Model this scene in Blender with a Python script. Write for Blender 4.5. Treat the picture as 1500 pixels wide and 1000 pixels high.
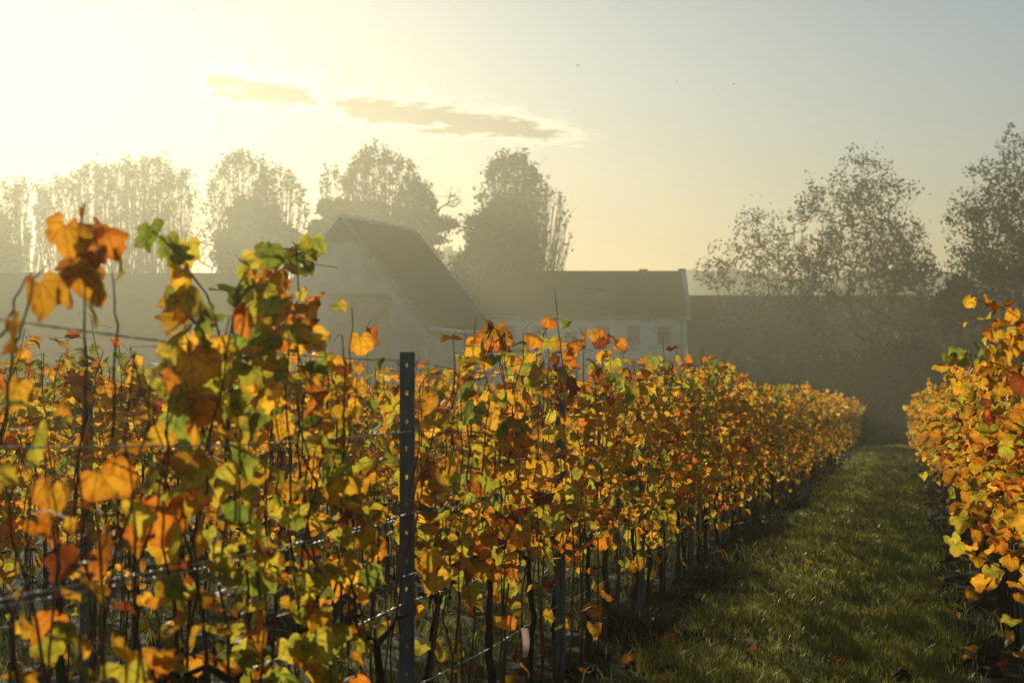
import bpy, math, random
import numpy as np
from mathutils import Matrix, Vector

# ------------------------------------------------------------------ camera, sky, sun, exposure
FPX, CX, HY = 2900.0, 750.0, 602.0          # focal length in photo pixels, centre column, horizon row
YAW, PITCH, CAMH = math.radians(11.1), math.atan((602.0 - 500.0) / 2900.0), 1.5
SUN_AZ, SUN_EL = math.radians(-25.0), math.radians(12.8)   # azimuth from +Y (negative = towards -X)

scene = bpy.context.scene
for o in list(bpy.data.objects):
    bpy.data.objects.remove(o)
COL = scene.collection
cam_data = bpy.data.cameras.new('camera')
cam = bpy.data.objects.new('camera', cam_data)
COL.objects.link(cam)
cam_data.sensor_width = 36.0
cam_data.lens = 36.0 * FPX / 1500.0
cam_data.clip_start, cam_data.clip_end = 0.05, 5000.0
cam.location = (0, 0, CAMH)
cam.rotation_euler = (math.pi / 2 + PITCH, 0, YAW)
cam_data.dof.use_dof = True
cam_data.dof.focus_distance = 12.5
cam_data.dof.aperture_fstop = 5.2
scene.camera = cam

world = bpy.data.worlds.new('World')
scene.world = world
world.use_nodes = True
SKY_STRENGTH = 0.09
SUN_STRENGTH = 5.0
EXPOSURE = -0.2

sun_data = bpy.data.lights.new('sun', 'SUN')
sun = bpy.data.objects.new('sun', sun_data)
COL.objects.link(sun)
sun_data.energy = SUN_STRENGTH
sun_data.angle = math.radians(0.5)
sun_data.color = (1.0, 0.88, 0.66)
sdir = Vector((math.sin(SUN_AZ) * math.cos(SUN_EL), math.cos(SUN_AZ) * math.cos(SUN_EL), math.sin(SUN_EL)))
sun.rotation_euler = sdir.to_track_quat('Z', 'Y').to_euler()
sun.location = sdir * 400

vs = scene.view_settings
vs.view_transform = 'Standard'
vs.look = 'None'
vs.gamma = 1.0
vs.use_curve_mapping = False
vs.exposure = EXPOSURE
cy = scene.cycles
cy.max_bounces = 6
cy.diffuse_bounces = 4
cy.glossy_bounces = 2
cy.transmission_bounces = 4
cy.volume_bounces = 1
cy.use_denoising = True
cy.sample_clamp_indirect = 4.0
cy.caustics_reflective = False
cy.caustics_refractive = False


def build_sky():
    nt = world.node_tree
    nt.nodes.clear()
    N, L = nt.nodes.new, nt.links.new

    def val(x):
        return x

    def m(op, a, b=None, c=None):
        n = N('ShaderNodeMath'); n.operation = op
        for i, x in enumerate((a, b, c)):
            if x is None: continue
            if isinstance(x, (int, float)): n.inputs[i].default_value = x
            else: L(x, n.inputs[i])
        return n.outputs[0]

    def smooth(x, a, b, lo=0.0, hi=1.0):
        n = N('ShaderNodeMapRange'); n.interpolation_type = 'SMOOTHSTEP'
        L(x, n.inputs['Value'])
        n.inputs['From Min'].default_value = a; n.inputs['From Max'].default_value = b
        n.inputs['To Min'].default_value = lo; n.inputs['To Max'].default_value = hi
        return n.outputs['Result']

    sky = N('ShaderNodeTexSky')
    sky.sky_type = 'NISHITA'
    sky.sun_disc = False
    sky.sun_elevation = SUN_EL
    sky.sun_rotation = SUN_AZ
    sky.altitude = 0
    sky.air_density = 0.8
    sky.dust_density = 0.16
    sky.ozone_density = 1.2
    tc = N('ShaderNodeTexCoord')
    sep = N('ShaderNodeSeparateXYZ')
    L(tc.outputs['Generated'], sep.inputs[0])
    X, Y, Z = sep.outputs
    fwd = m('ADD', m('MULTIPLY', X, -math.sin(YAW)), m('MULTIPLY', Y, math.cos(YAW)))
    rgt = m('ADD', m('MULTIPLY', X, math.cos(YAW)), m('MULTIPLY', Y, math.sin(YAW)))
    az = m('MULTIPLY', m('ARCTAN2', rgt, fwd), 57.2958)       # degrees of heading
    el = m('MULTIPLY', m('ARCSINE', Z), 57.2958)              # degrees above the horizon
    comb = N('ShaderNodeCombineXYZ')
    L(az, comb.inputs[0]); L(m('MULTIPLY', el, 4.2), comb.inputs[1])
    noi = N('ShaderNodeTexNoise'); noi.inputs['Scale'].default_value = 0.6; noi.inputs['Detail'].default_value = 6; noi.inputs['Roughness'].default_value = 0.62
    L(comb.outputs[0], noi.inputs['Vector'])
    noi2 = N('ShaderNodeTexNoise'); noi2.inputs['Scale'].default_value = 1.7; noi2.inputs['Detail'].default_value = 5
    L(comb.outputs[0], noi2.inputs['Vector'])
    nz = m('SUBTRACT', noi.outputs[0], 0.5)
    nz2 = m('SUBTRACT', noi2.outputs[0], 0.5)

    def deg(px, py):
        return math.degrees(math.atan((px - CX) / FPX)), math.degrees(math.atan((HY - py) / FPX))

    def streak(p0, p1, halfw, shift=0.0, amp=1.0):
        (a0, e0), (a1, e1) = deg(*p0), deg(*p1)
        u = m('DIVIDE', m('SUBTRACT', az, a0), a1 - a0)
        line = m('ADD', m('MULTIPLY', u, e1 - e0), e0 + shift)
        v = m('SUBTRACT', el, line)
        v = m('ADD', v, m('MULTIPLY', nz, amp * 0.95))
        v = m('ADD', v, m('MULTIPLY', nz2, amp * 0.9))
        taper = m('MULTIPLY', smooth(u, -0.03, 0.20), smooth(u, 1.04, 0.60))
        w = m('SUBTRACT', m('MULTIPLY', m('MULTIPLY', taper, m('ADD', m('MULTIPLY', nz, 0.9), 1.0)), halfw), m('MULTIPLY', m('SUBTRACT', 1.0, taper), 0.25))
        return m('SUBTRACT', w, m('ABSOLUTE', v))

    def addmax(xs):
        r = xs[0]
        for x in xs[1:]: r = m('MAXIMUM', r, x)
        return r
    dens = addmax([streak((430, 146), (930, 208), 0.54), streak((265, 117), (530, 158), 0.46)])
    core = smooth(dens, 0.06, 0.36)
    edge = smooth(dens, -0.16, 0.10)
    wisp = addmax([streak((300, 96), (570, 126), 0.30, 0.0, 1.6), streak((330, 176), (480, 190), 0.22, 0, 1.6),
                   streak((720, 170), (900, 168), 0.14, 0, 1.4), streak((270, 192), (330, 182), 0.25, 0, 1.2)])
    wispm = m('MULTIPLY', smooth(wisp, -0.05, 0.25), 0.45)
    hv = N('ShaderNodeMixRGB'); hv.blend_type = 'MULTIPLY'; hv.inputs[0].default_value = 1.0
    L(sky.outputs[0], hv.inputs[1]); hv.inputs[2].default_value = SKY_TINT
    col = hv.outputs[0]
    low = N('ShaderNodeMixRGB'); low.blend_type = 'MULTIPLY'      # warm band of air above the horizon
    L(smooth(el, 11.0, 1.5), low.inputs[0]); L(col, low.inputs[1]); low.inputs[2].default_value = SKY_LOW
    col = low.outputs[0]

    def tint(col, fac, rgb):
        n = N('ShaderNodeMixRGB'); n.blend_type = 'MULTIPLY'
        L(fac, n.inputs[0]); L(col, n.inputs[1]); n.inputs[2].default_value = (*rgb, 1)
        return n.outputs[0]
    col = tint(col, wispm, (1.30, 1.26, 1.20))
    col = tint(col, edge, (1.34, 1.28, 1.20))
    col = tint(col, core, (0.49, 0.46, 0.43))
    bg = N('ShaderNodeBackground'); bg.inputs['Strength'].default_value = SKY_STRENGTH
    out = N('ShaderNodeOutputWorld')
    L(col, bg.inputs['Color']); L(bg.outputs[0], out.inputs['Surface'])


SKY_TINT = (1.20, 1.04, 0.86, 1)
SKY_LOW = (0.83, 0.61, 0.41, 1)
build_sky()

# ------------------------------------------------------------------ helpers
TH = YAW
FW = np.array([-math.sin(TH), math.cos(TH)])
RT = np.array([math.cos(TH), math.sin(TH)])


def ground_at(px, D):
    """point of the ground seen in photo column px at forward distance D"""
    u = (px - CX) / FPX * D
    p = RT * u + FW * D
    return float(p[0]), float(p[1])


def height_at(py, D):
    return CAMH + (HY - py) / FPX * D


def on_row(px, py, Lx):
    """where the sight line of a photo point meets the upright plane of a vine row X = Lx"""
    k = (px - CX) / FPX
    d = FW + RT * k
    t = Lx / d[0]
    return np.array([Lx, d[1] * t, CAMH + (HY - py) / FPX * t])


class MB:
    def __init__(self):
        self.v, self.q, self.t, self.c, self.n, self.u = [], [], [], [], 0, []

    def add(self, v, quads=None, tris=None, col=None, luv=None):
        v = np.asarray(v, float).reshape(-1, 3)
        self.v.append(v)
        if quads is not None and len(quads): self.q.append(np.asarray(quads, int).reshape(-1, 4) + self.n)
        if tris is not None and len(tris): self.t.append(np.asarray(tris, int).reshape(-1, 3) + self.n)
        if col is None: col = np.tile([[.5, .5, .5]], (len(v), 1))
        col = np.asarray(col, float)
        if col.ndim == 1: col = np.tile(col, (len(v), 1))
        self.c.append(col)
        if luv is not None: self.u.append(luv)
        self.n += len(v)
        return self

    def box(self, x0, x1, y0, y1, z0, z1, col=None):
        v = [(x, y, z) for z in (z0, z1) for x, y in ((x0, y0), (x1, y0), (x1, y1), (x0, y1))]
        q = [(3, 2, 1, 0), (4, 5, 6, 7), (0, 1, 5, 4), (1, 2, 6, 5), (2, 3, 7, 6), (3, 0, 4, 7)]
        return self.add(v, q, col=col)

    def tube(self, pts, rad, k=5, col=None, cap=True):
        pts = np.asarray(pts, float); n = len(pts)
        rad = np.broadcast_to(np.asarray(rad, float), (n,))
        d = np.gradient(pts, axis=0)
        d /= np.linalg.norm(d, axis=1, keepdims=True) + 1e-9
        ref = np.array([0.0, 0, 1]) if abs(d[:, 2]).mean() < 0.8 else np.array([1.0, 0, 0])
        a = np.cross(d, ref); a /= np.linalg.norm(a, axis=1, keepdims=True) + 1e-9
        b = np.cross(d, a)
        ang = np.arange(k) * 2 * math.pi / k
        v = pts[:, None] + rad[:, None, None] * (np.cos(ang)[None, :, None] * a[:, None] + np.sin(ang)[None, :, None] * b[:, None])
        i = np.arange(n - 1)[:, None] * k; j = np.arange(k)[None]; j2 = (j + 1) % k
        q = np.stack([i + j, i + j2, i + k + j2, i + k + j], -1).reshape(-1, 4)
        t = None
        if cap:
            t = [(0, m_ + 1, m_) for m_ in range(1, k - 1)] + [((n - 1) * k, (n - 1) * k + m_, (n - 1) * k + m_ + 1) for m_ in range(1, k - 1)]
        return self.add(v.reshape(-1, 3), q, t, col)

    def mesh(self, name, mat=None, smooth=False):
        me = bpy.data.meshes.new(name)
        v = np.concatenate(self.v) if self.v else np.zeros((0, 3))
        q = np.concatenate(self.q) if self.q else np.zeros((0, 4), int)
        t = np.concatenate(self.t) if self.t else np.zeros((0, 3), int)
        me.vertices.add(len(v)); me.vertices.foreach_set('co', v.astype(np.float32).ravel())
        nl = q.size + t.size
        me.loops.add(nl); me.loops.foreach_set('vertex_index', np.concatenate([q.ravel(), t.ravel()]).astype(np.int32))
        me.polygons.add(len(q) + len(t))
        st = np.concatenate([np.arange(len(q)) * 4, q.size + np.arange(len(t)) * 3]).astype(np.int32)
        me.polygons.foreach_set('loop_start', st)
        if smooth: me.polygons.foreach_set('use_smooth', np.ones(len(st), bool))
        ca = me.attributes.new('col', 'FLOAT_COLOR', 'POINT')
        c = np.concatenate(self.c); c = np.concatenate([c, np.ones((len(c), 1))], 1)
        ca.data.foreach_set('color', c.astype(np.float32).ravel())
        if self.u:
            ua = me.attributes.new('luv', 'FLOAT_VECTOR', 'POINT')
            ua.data.foreach_set('vector', np.concatenate(self.u).astype(np.float32).ravel())
        me.update(calc_edges=True)
        if mat: me.materials.append(mat)
        return me

    def build(self, name, mat, parent=None, smooth=False):
        return link(name, self.mesh(name, mat, smooth), parent)


def link(name, me, parent=None):
    o = bpy.data.objects.new(name, me)
    COL.objects.link(o)
    if parent is not None: o.parent = parent
    return o


def tag(o, label=None, cat=None, group=None, kind=None):
    if label: o['label'] = label
    if cat: o['category'] = cat
    if group: o['group'] = group
    if kind: o['kind'] = kind
    return o


def thing(name, label, cat, loc=(0, 0, 0), rz=0.0, group=None):
    o = bpy.data.objects.new(name, None)
    o.empty_display_size = 0.2
    COL.objects.link(o)
    o.location = loc
    o.rotation_euler = (0, 0, rz)
    return tag(o, label, cat, group)


# ------------------------------------------------------------------ materials
def new_mat(name):
    mt = bpy.data.materials.new(name)
    mt.use_nodes = True
    nt = mt.node_tree
    b = nt.nodes['Principled BSDF']
    return mt, nt, b


def noise_mat(name, c0, c1, scale=4.0, rough=0.85, bump=0.0, detail=5, spec=0.3, metallic=0.0, stretch=None):
    mt, nt, b = new_mat(name)
    tc = nt.nodes.new('ShaderNodeTexCoord')
    no = nt.nodes.new('ShaderNodeTexNoise')
    no.inputs['Scale'].default_value = scale; no.inputs['Detail'].default_value = detail
    src = tc.outputs['Object']
    if stretch:
        mp = nt.nodes.new('ShaderNodeMapping'); mp.inputs['Scale'].default_value = stretch
        nt.links.new(src, mp.inputs[0]); src = mp.outputs[0]
    nt.links.new(src, no.inputs['Vector'])
    r = nt.nodes.new('ShaderNodeValToRGB')
    r.color_ramp.elements[0].position = 0.3; r.color_ramp.elements[1].position = 0.7
    r.color_ramp.elements[0].color = (*c0, 1); r.color_ramp.elements[1].color = (*c1, 1)
    nt.links.new(no.outputs[0], r.inputs[0])
    nt.links.new(r.outputs[0], b.inputs['Base Color'])
    b.inputs['Roughness'].default_value = rough
    b.inputs['Specular IOR Level'].default_value = spec
    b.inputs['Metallic'].default_value = metallic
    if bump:
        bp = nt.nodes.new('ShaderNodeBump'); bp.inputs['Strength'].default_value = bump; bp.inputs['Distance'].default_value = 0.02
        nt.links.new(no.outputs[0], bp.inputs['Height']); nt.links.new(bp.outputs[0], b.inputs['Normal'])
    return mt


def leaf_mat(name, trans=0.6, rough=0.45, spec=0.3, scale=40.0, blot=0.35, blotcol=(0.45, 0.16, 0.05), gain=1.0, veins=False):
    """thin leaf: colour from the mesh attribute, light shines through it"""
    mt, nt, b = new_mat(name)
    L = nt.links.new
    at = nt.nodes.new('ShaderNodeAttribute'); at.attribute_name = 'col'
    tc = nt.nodes.new('ShaderNodeTexCoord')
    no = nt.nodes.new('ShaderNodeTexNoise'); no.inputs['Scale'].default_value = scale; no.inputs['Detail'].default_value = 4
    L(tc.outputs['Object'], no.inputs['Vector'])
    mr = nt.nodes.new('ShaderNodeMapRange'); mr.inputs['From Min'].default_value = 0.52; mr.inputs['From Max'].default_value = 0.72; mr.inputs['To Max'].default_value = blot
    L(no.outputs[0], mr.inputs['Value'])
    mx = nt.nodes.new('ShaderNodeMixRGB'); mx.blend_type = 'MULTIPLY'
    L(mr.outputs[0], mx.inputs[0]); L(at.outputs['Color'], mx.inputs[1]); mx.inputs[2].default_value = (*blotcol, 1)
    if veins:
        ua = nt.nodes.new('ShaderNodeAttribute'); ua.attribute_name = 'luv'
        sp = nt.nodes.new('ShaderNodeSeparateXYZ'); L(ua.outputs['Vector'], sp.inputs[0])

        def mm(op, a, b=None):
            n = nt.nodes.new('ShaderNodeMath'); n.operation = op
            for i, x in enumerate((a, b)):
                if x is None: continue
                if isinstance(x, (int, float)): n.inputs[i].default_value = x
                else: L(x, n.inputs[i])
            return n.outputs[0]
        ax = mm('ABSOLUTE', sp.outputs[0]); yy = sp.outputs[1]
        dist = ax
        for a in (40, 82):           # the side veins fan out from the stalk
            d = mm('ABSOLUTE', mm('SUBTRACT', mm('MULTIPLY', ax, math.cos(math.radians(a))), mm('MULTIPLY', yy, math.sin(math.radians(a)))))
            dist = mm('MINIMUM', dist, d)
        # fine side veins
        fine = mm('ABSOLUTE', mm('SINE', mm('MULTIPLY', mm('SUBTRACT', yy, mm('MULTIPLY', ax, 0.8)), 34.0)))
        vr = nt.nodes.new('ShaderNodeMapRange'); vr.inputs['From Min'].default_value = 0.03; vr.inputs['From Max'].default_value = 0.008; vr.inputs['To Max'].default_value = 0.75
        L(dist, vr.inputs['Value'])
        fr = nt.nodes.new('ShaderNodeMapRange'); fr.inputs['From Min'].default_value = 0.22; fr.inputs['From Max'].default_value = 0.02; fr.inputs['To Max'].default_value = 0.35
        L(fine, fr.inputs['Value'])
        vf = mm('MAXIMUM', vr.outputs[0], fr.outputs[0])
        # dry brown margin on part of the leaves
        rad = mm('POWER', mm('ADD', mm('MULTIPLY', ax, ax), mm('POWER', mm('SUBTRACT', yy, 0.32), 2.0)), 0.5)
        mg = mm('ADD', rad, mm('MULTIPLY', mm('SUBTRACT', no.outputs[0], 0.5), 0.5))
        mgr = nt.nodes.new('ShaderNodeMapRange'); mgr.inputs['From Min'].default_value = 0.46; mgr.inputs['From Max'].default_value = 0.58; mgr.inputs['To Max'].default_value = 0.8
        L(mg, mgr.inputs['Value'])
        mgf = mm('MULTIPLY', mgr.outputs[0], mm('GREATER_THAN', sp.outputs[2], 0.45))
        vm = nt.nodes.new('ShaderNodeMixRGB'); vm.blend_type = 'MULTIPLY'
        L(vf, vm.inputs[0]); L(mx.outputs[0], vm.inputs[1]); vm.inputs[2].default_value = (0.55, 0.50, 0.35, 1)
        mx = nt.nodes.new('ShaderNodeMixRGB'); mx.blend_type = 'MULTIPLY'
        L(mgf, mx.inputs[0]); L(vm.outputs[0], mx.inputs[1]); mx.inputs[2].default_value = (0.50, 0.24, 0.12, 1)
    g = nt.nodes.new('ShaderNodeMixRGB'); g.blend_type = 'MULTIPLY'; g.inputs[0].default_value = 1
    L(mx.outputs[0], g.inputs[1]); g.inputs[2].default_value = (gain, gain, gain, 1)
    L(g.outputs[0], b.inputs['Base Color'])
    b.inputs['Roughness'].default_value = rough
    b.inputs['Specular IOR Level'].default_value = spec
    tr = nt.nodes.new('ShaderNodeBsdfTranslucent'); L(g.outputs[0], tr.inputs['Color'])
    ms = nt.nodes.new('ShaderNodeMixShader'); ms.inputs[0].default_value = trans
    L(b.outputs[0], ms.inputs[1]); L(tr.outputs[0], ms.inputs[2])
    L(ms.outputs[0], nt.nodes['Material Output'].inputs['Surface'])
    return mt


M = {}
M['leaf'] = leaf_mat('vine_leaf', 0.8, 0.5, 0.15, 38.0, 0.7, gain=1.25, veins=True)
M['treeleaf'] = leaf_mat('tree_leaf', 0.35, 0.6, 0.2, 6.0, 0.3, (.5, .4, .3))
M['grass'] = leaf_mat('grass_blade', 0.62, 0.42, 0.45, 8.0, 0.3, (.6, .5, .3))
M['bark'] = noise_mat('vine_bark', (0.018, 0.011, 0.007), (0.045, 0.028, 0.018), 60, 0.9, 0.5, spec=0.1, stretch=(1, 1, .15))
M['cane'] = noise_mat('cane_bark', (0.065, 0.025, 0.014), (0.14, 0.055, 0.028), 30, 0.55)
M['treebark'] = noise_mat('tree_bark', (0.05, 0.045, 0.035), (0.11, 0.095, 0.07), 3, 0.9)
M['twig'] = noise_mat('tree_twig', (0.055, 0.042, 0.03), (0.1, 0.075, 0.05), 3, 0.9)
M['steel'] = noise_mat('galvanised_steel', (0.085, 0.10, 0.12), (0.17, 0.195, 0.22), 25, 0.6, 0.1, metallic=0.4, stretch=(1, 1, .3))
M['wire'] = noise_mat('wire_metal', (0.45, 0.44, 0.42), (0.66, 0.64, 0.60), 90, 0.52, 0, metallic=0.5)
M['tag'] = leaf_mat('plastic_tag', 0.6, 0.2, 0.6, 30.0, 0.3, (.9, .7, .65))
M['plaster'] = noise_mat('whitewashed_wall', (0.66, 0.64, 0.60), (0.78, 0.77, 0.74), 1.2, 0.9)
M['limewash'] = noise_mat('weathered_limewash', (0.40, 0.385, 0.35), (0.56, 0.54, 0.50), .9, 0.9)
M['brickwall'] = noise_mat('brick_wall', (0.20, 0.14, 0.10), (0.30, 0.22, 0.17), 1.6, 0.9)
M['boards'] = noise_mat('dark_boards', (0.06, 0.05, 0.04), (0.11, 0.09, 0.07), 4, 0.9, stretch=(4, 4, .4))
M['frame'] = noise_mat('window_paint', (0.5, 0.48, 0.4), (0.62, 0.6, 0.5), 5, 0.6)
M['frost'] = noise_mat('pale_ridge_tile', (0.5, 0.5, 0.5), (0.75, 0.75, 0.75), 3, 0.5)
M['shutter'] = noise_mat('window_shutter', (0.17, 0.16, 0.09), (0.24, 0.22, 0.13), 5, 0.6)
M['bird'] = noise_mat('bird_feather', (0.02, 0.02, 0.02), (0.05, 0.045, 0.04), 30, 0.7)


def roof_mat(name, c0, c1):
    mt, nt, b = new_mat(name)
    L = nt.links.new
    tc = nt.nodes.new('ShaderNodeTexCoord')
    br = nt.nodes.new('ShaderNodeTexBrick')
    br.inputs['Color1'].default_value = (*c0, 1); br.inputs['Color2'].default_value = (*c1, 1)
    br.inputs['Mortar'].default_value = (c0[0] * .5, c0[1] * .5, c0[2] * .5, 1)
    br.inputs['Scale'].default_value = 3.0
    br.inputs['Mortar Size'].default_value = 0.03
    L(tc.outputs['Object'], br.inputs['Vector'])
    no = nt.nodes.new('ShaderNodeTexNoise'); no.inputs['Scale'].default_value = 0.9; no.inputs['Detail'].default_value = 6
    L(tc.outputs['Object'], no.inputs['Vector'])
    mx = nt.nodes.new('ShaderNodeMixRGB'); mx.blend_type = 'OVERLAY'; mx.inputs[0].default_value = 0.7
    L(br.outputs[0], mx.inputs[1]); L(no.outputs[0], mx.inputs[2])
    L(mx.outputs[0], b.inputs['Base Color'])
    b.inputs['Roughness'].default_value = 0.9
    b.inputs['Specular IOR Level'].default_value = 0.1
    return mt


M['roof'] = roof_mat('brown_roof_tiles', (0.030, 0.023, 0.017), (0.045, 0.034, 0.025))
M['glass'], _nt, _b = new_mat('window_glass')
_b.inputs['Base Color'].default_value = (0.03, 0.03, 0.025, 1); _b.inputs['Roughness'].default_value = 0.15


def ground_material():
    mt, nt, b = new_mat('earth_and_turf')
    L = nt.links.new
    at = nt.nodes.new('ShaderNodeAttribute'); at.attribute_name = 'col'
    tc = nt.nodes.new('ShaderNodeTexCoord')
    n1 = nt.nodes.new('ShaderNodeTexNoise'); n1.inputs['Scale'].default_value = 7; n1.inputs['Detail'].default_value = 8
    n2 = nt.nodes.new('ShaderNodeTexNoise'); n2.inputs['Scale'].default_value = 0.8; n2.inputs['Detail'].default_value = 4
    L(tc.outputs['Object'], n1.inputs[0]); L(tc.outputs['Object'], n2.inputs[0])
    mx = nt.nodes.new('ShaderNodeMixRGB'); mx.blend_type = 'OVERLAY'; mx.inputs[0].default_value = 0.8
    L(at.outputs['Color'], mx.inputs[1]); L(n1.outputs[0], mx.inputs[2])
    mx2 = nt.nodes.new('ShaderNodeMixRGB'); mx2.blend_type = 'OVERLAY'; mx2.inputs[0].default_value = 0.5
    L(mx.outputs[0], mx2.inputs[1]); L(n2.outputs[0], mx2.inputs[2])
    L(mx2.outputs[0], b.inputs['Base Color'])
    bp = nt.nodes.new('ShaderNodeBump'); bp.inputs['Strength'].default_value = 0.8; bp.inputs['Distance'].default_value = 0.05
    L(n1.outputs[0], bp.inputs['Height']); L(bp.outputs[0], b.inputs['Normal'])
    b.inputs['Roughness'].default_value = 0.9
    b.inputs['Specular IOR Level'].default_value = 0.04
    return mt


M['ground'] = ground_material()

# ------------------------------------------------------------------ the ground: one sheet
ROW_A, ROW_R, ROW_B, ROW_C = -1.83, 0.70, -4.30, -6.75
ROWS = np.array([ROW_A, ROW_R, ROW_B, ROW_C, -9.2, 3.2, 5.7])
ROW_END = 82.0


def hnoise(x, y, s):
    return (np.sin(x * 2.3 * s + 1.3 * np.sin(y * 1.7 * s)) * np.sin(y * 2.9 * s + 1.1 * np.sin(x * 2.1 * s + 2))
            + 0.5 * np.sin(x * 6.1 * s + y * 3.3 * s + 2 * np.sin(y * 4.3 * s)))


def ground_z(x, y):
    x = np.asarray(x, float); y = np.asarray(y, float)
    d = np.min(np.abs(x[..., None] - ROWS), axis=-1)
    berm = np.exp(-(d / 0.28) ** 2)
    inside = 1 / (1 + np.exp((y - ROW_END) * 1.2)) * (np.abs(x) < 12)
    z = inside * (berm * (0.05 + 0.035 * hnoise(x, y, 1.6)) + 0.018 * hnoise(x, y, .9))
    return z


def build_ground():
    xs = np.concatenate([[-800, -500, -250, -120, -60, -30, -18], np.arange(-11, 6.01, 0.09), [10, 18, 35, 70, 140, 300, 500, 800]])
    ys = np.concatenate([[-300, -100, -30, -8], np.arange(0, 30, 0.14), np.arange(30, 90, 0.4), np.array([94, 100, 110, 130, 160, 200, 260, 340, 450, 600, 900])])
    gx, gy = np.meshgrid(xs, ys)
    z = ground_z(gx, gy)
    v = np.stack([gx, gy, z], -1).reshape(-1, 3)
    nx, ny = len(xs), len(ys)
    i = np.arange(ny - 1)[:, None] * nx + np.arange(nx - 1)[None]
    q = np.stack([i, i + 1, i + nx + 1, i + nx], -1).reshape(-1, 4)
    d = np.min(np.abs(gx[..., None] - ROWS), axis=-1)
    soil = np.clip((0.58 - d + 0.12 * hnoise(gx, gy, 1.1)) / 0.2, 0, 1) * (gy < ROW_END) * (np.abs(gx) < 12)
    c = (1 - soil)[..., None] * np.array([0.035, 0.050, 0.013]) + soil[..., None] * np.array([0.024, 0.017, 0.010])
    o = MB().add(v, q, col=c.reshape(-1, 3)).build('ground', M['ground'], smooth=True)
    tag(o, kind='structure')


build_ground()


def build_grass():
    rs = np.random.RandomState(5)

    def blades(n, xr, y0, y1, hmin, hmax, power=1.0):
        u = rs.rand(n)
        y = y0 * (y1 / y0) ** (u ** power)
        x = rs.uniform(xr[0], xr[1], n)
        d = np.min(np.abs(x[:, None] - ROWS), axis=1)
        cl = hnoise(x, y, 2.2) * 0.5 + hnoise(x, y, .7) * 0.6
        keep = (rs.rand(n) < np.clip((d - 0.24) / 0.3, 0.07, 1)) & (rs.rand(n) < np.clip(0.75 + 0.45 * cl, 0.12, 1))
        x, y, d, cl = x[keep], y[keep], d[keep], cl[keep]
        n = len(x)
        h = rs.uniform(hmin, hmax, n) * np.clip(0.85 + 0.65 * cl, .3, 2.1)
        w = 0.0020 * np.maximum(1.0, y / 9.0) * rs.uniform(.7, 1.4, n)
        a = rs.rand(n) * 2 * math.pi
        la = rs.rand(n) * 2 * math.pi
        lean = rs.uniform(.15, 1.1, n) * h
        z0 = ground_z(x, y) - 0.01
        base = np.stack([x, y, z0], -1)
        wv = np.stack([np.cos(a), np.sin(a), 0 * a], -1) * w[:, None]
        lv = np.stack([np.cos(la), np.sin(la), 0 * la], -1)
        mid = base + lv * (lean * .3)[:, None] + np.array([0, 0, 1]) * (h * .62)[:, None]
        tip = base + lv * lean[:, None] + np.array([0, 0, 1]) * h[:, None]
        v = np.stack([base - wv, base + wv, mid + wv * .8, mid - wv * .8, tip], 1)
        i = np.arange(n) * 5
        q = np.stack([i, i + 1, i + 2, i + 3], -1)
        t = np.stack([i + 3, i + 2, i + 4], -1)
        g = rs.rand(n, 1)
        c = np.array([[0.11, 0.145, 0.022]]) * (1 - g) + np.array([[0.44, 0.43, 0.065]]) * g
        dry = rs.rand(n) < 0.10
        c[dry] = np.array([0.22, 0.17, 0.07]) * rs.uniform(.6, 1.1, (dry.sum(), 1))
        c = np.repeat(c[:, None], 5, 1).reshape(-1, 3)
        return v.reshape(-1, 3), q, t, c
    mb = MB()
    for args in ((150000, (-1.75, 0.75), 8.5, 84, 0.05, 0.13, 1.15), (80000, (-6.6, -1.85), 5.0, 84, 0.05, 0.14, 1.0),
                 (16000, (0.75, 3.2), 8.0, 60, 0.05, 0.13, 1.0), (36000, (-14, -6.6), 9.0, 84, 0.06, 0.16, 1.0)):
        mb.add(*blades(*args))
    o = mb.build('grass', M['grass'])
    tag(o, 'short dewy green grass between the vine rows', 'grass', kind='stuff')


build_grass()

# ------------------------------------------------------------------ vine leaves
PAL = np.array([[0.80, 0.47, 0.028], [0.76, 0.37, 0.02], [0.72, 0.25, 0.016], [0.36, 0.36, 0.035], [0.20, 0.26, 0.035], [0.30, 0.075, 0.015], [0.55, 0.50, 0.05]])
EDGE = np.array([[0.66, 0.30, 0.02], [0.55, 0.18, 0.015], [0.40, 0.09, 0.012], [0.60, 0.45, 0.03], [0.36, 0.34, 0.035], [0.20, 0.045, 0.012], [0.70, 0.42, 0.03]])


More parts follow.
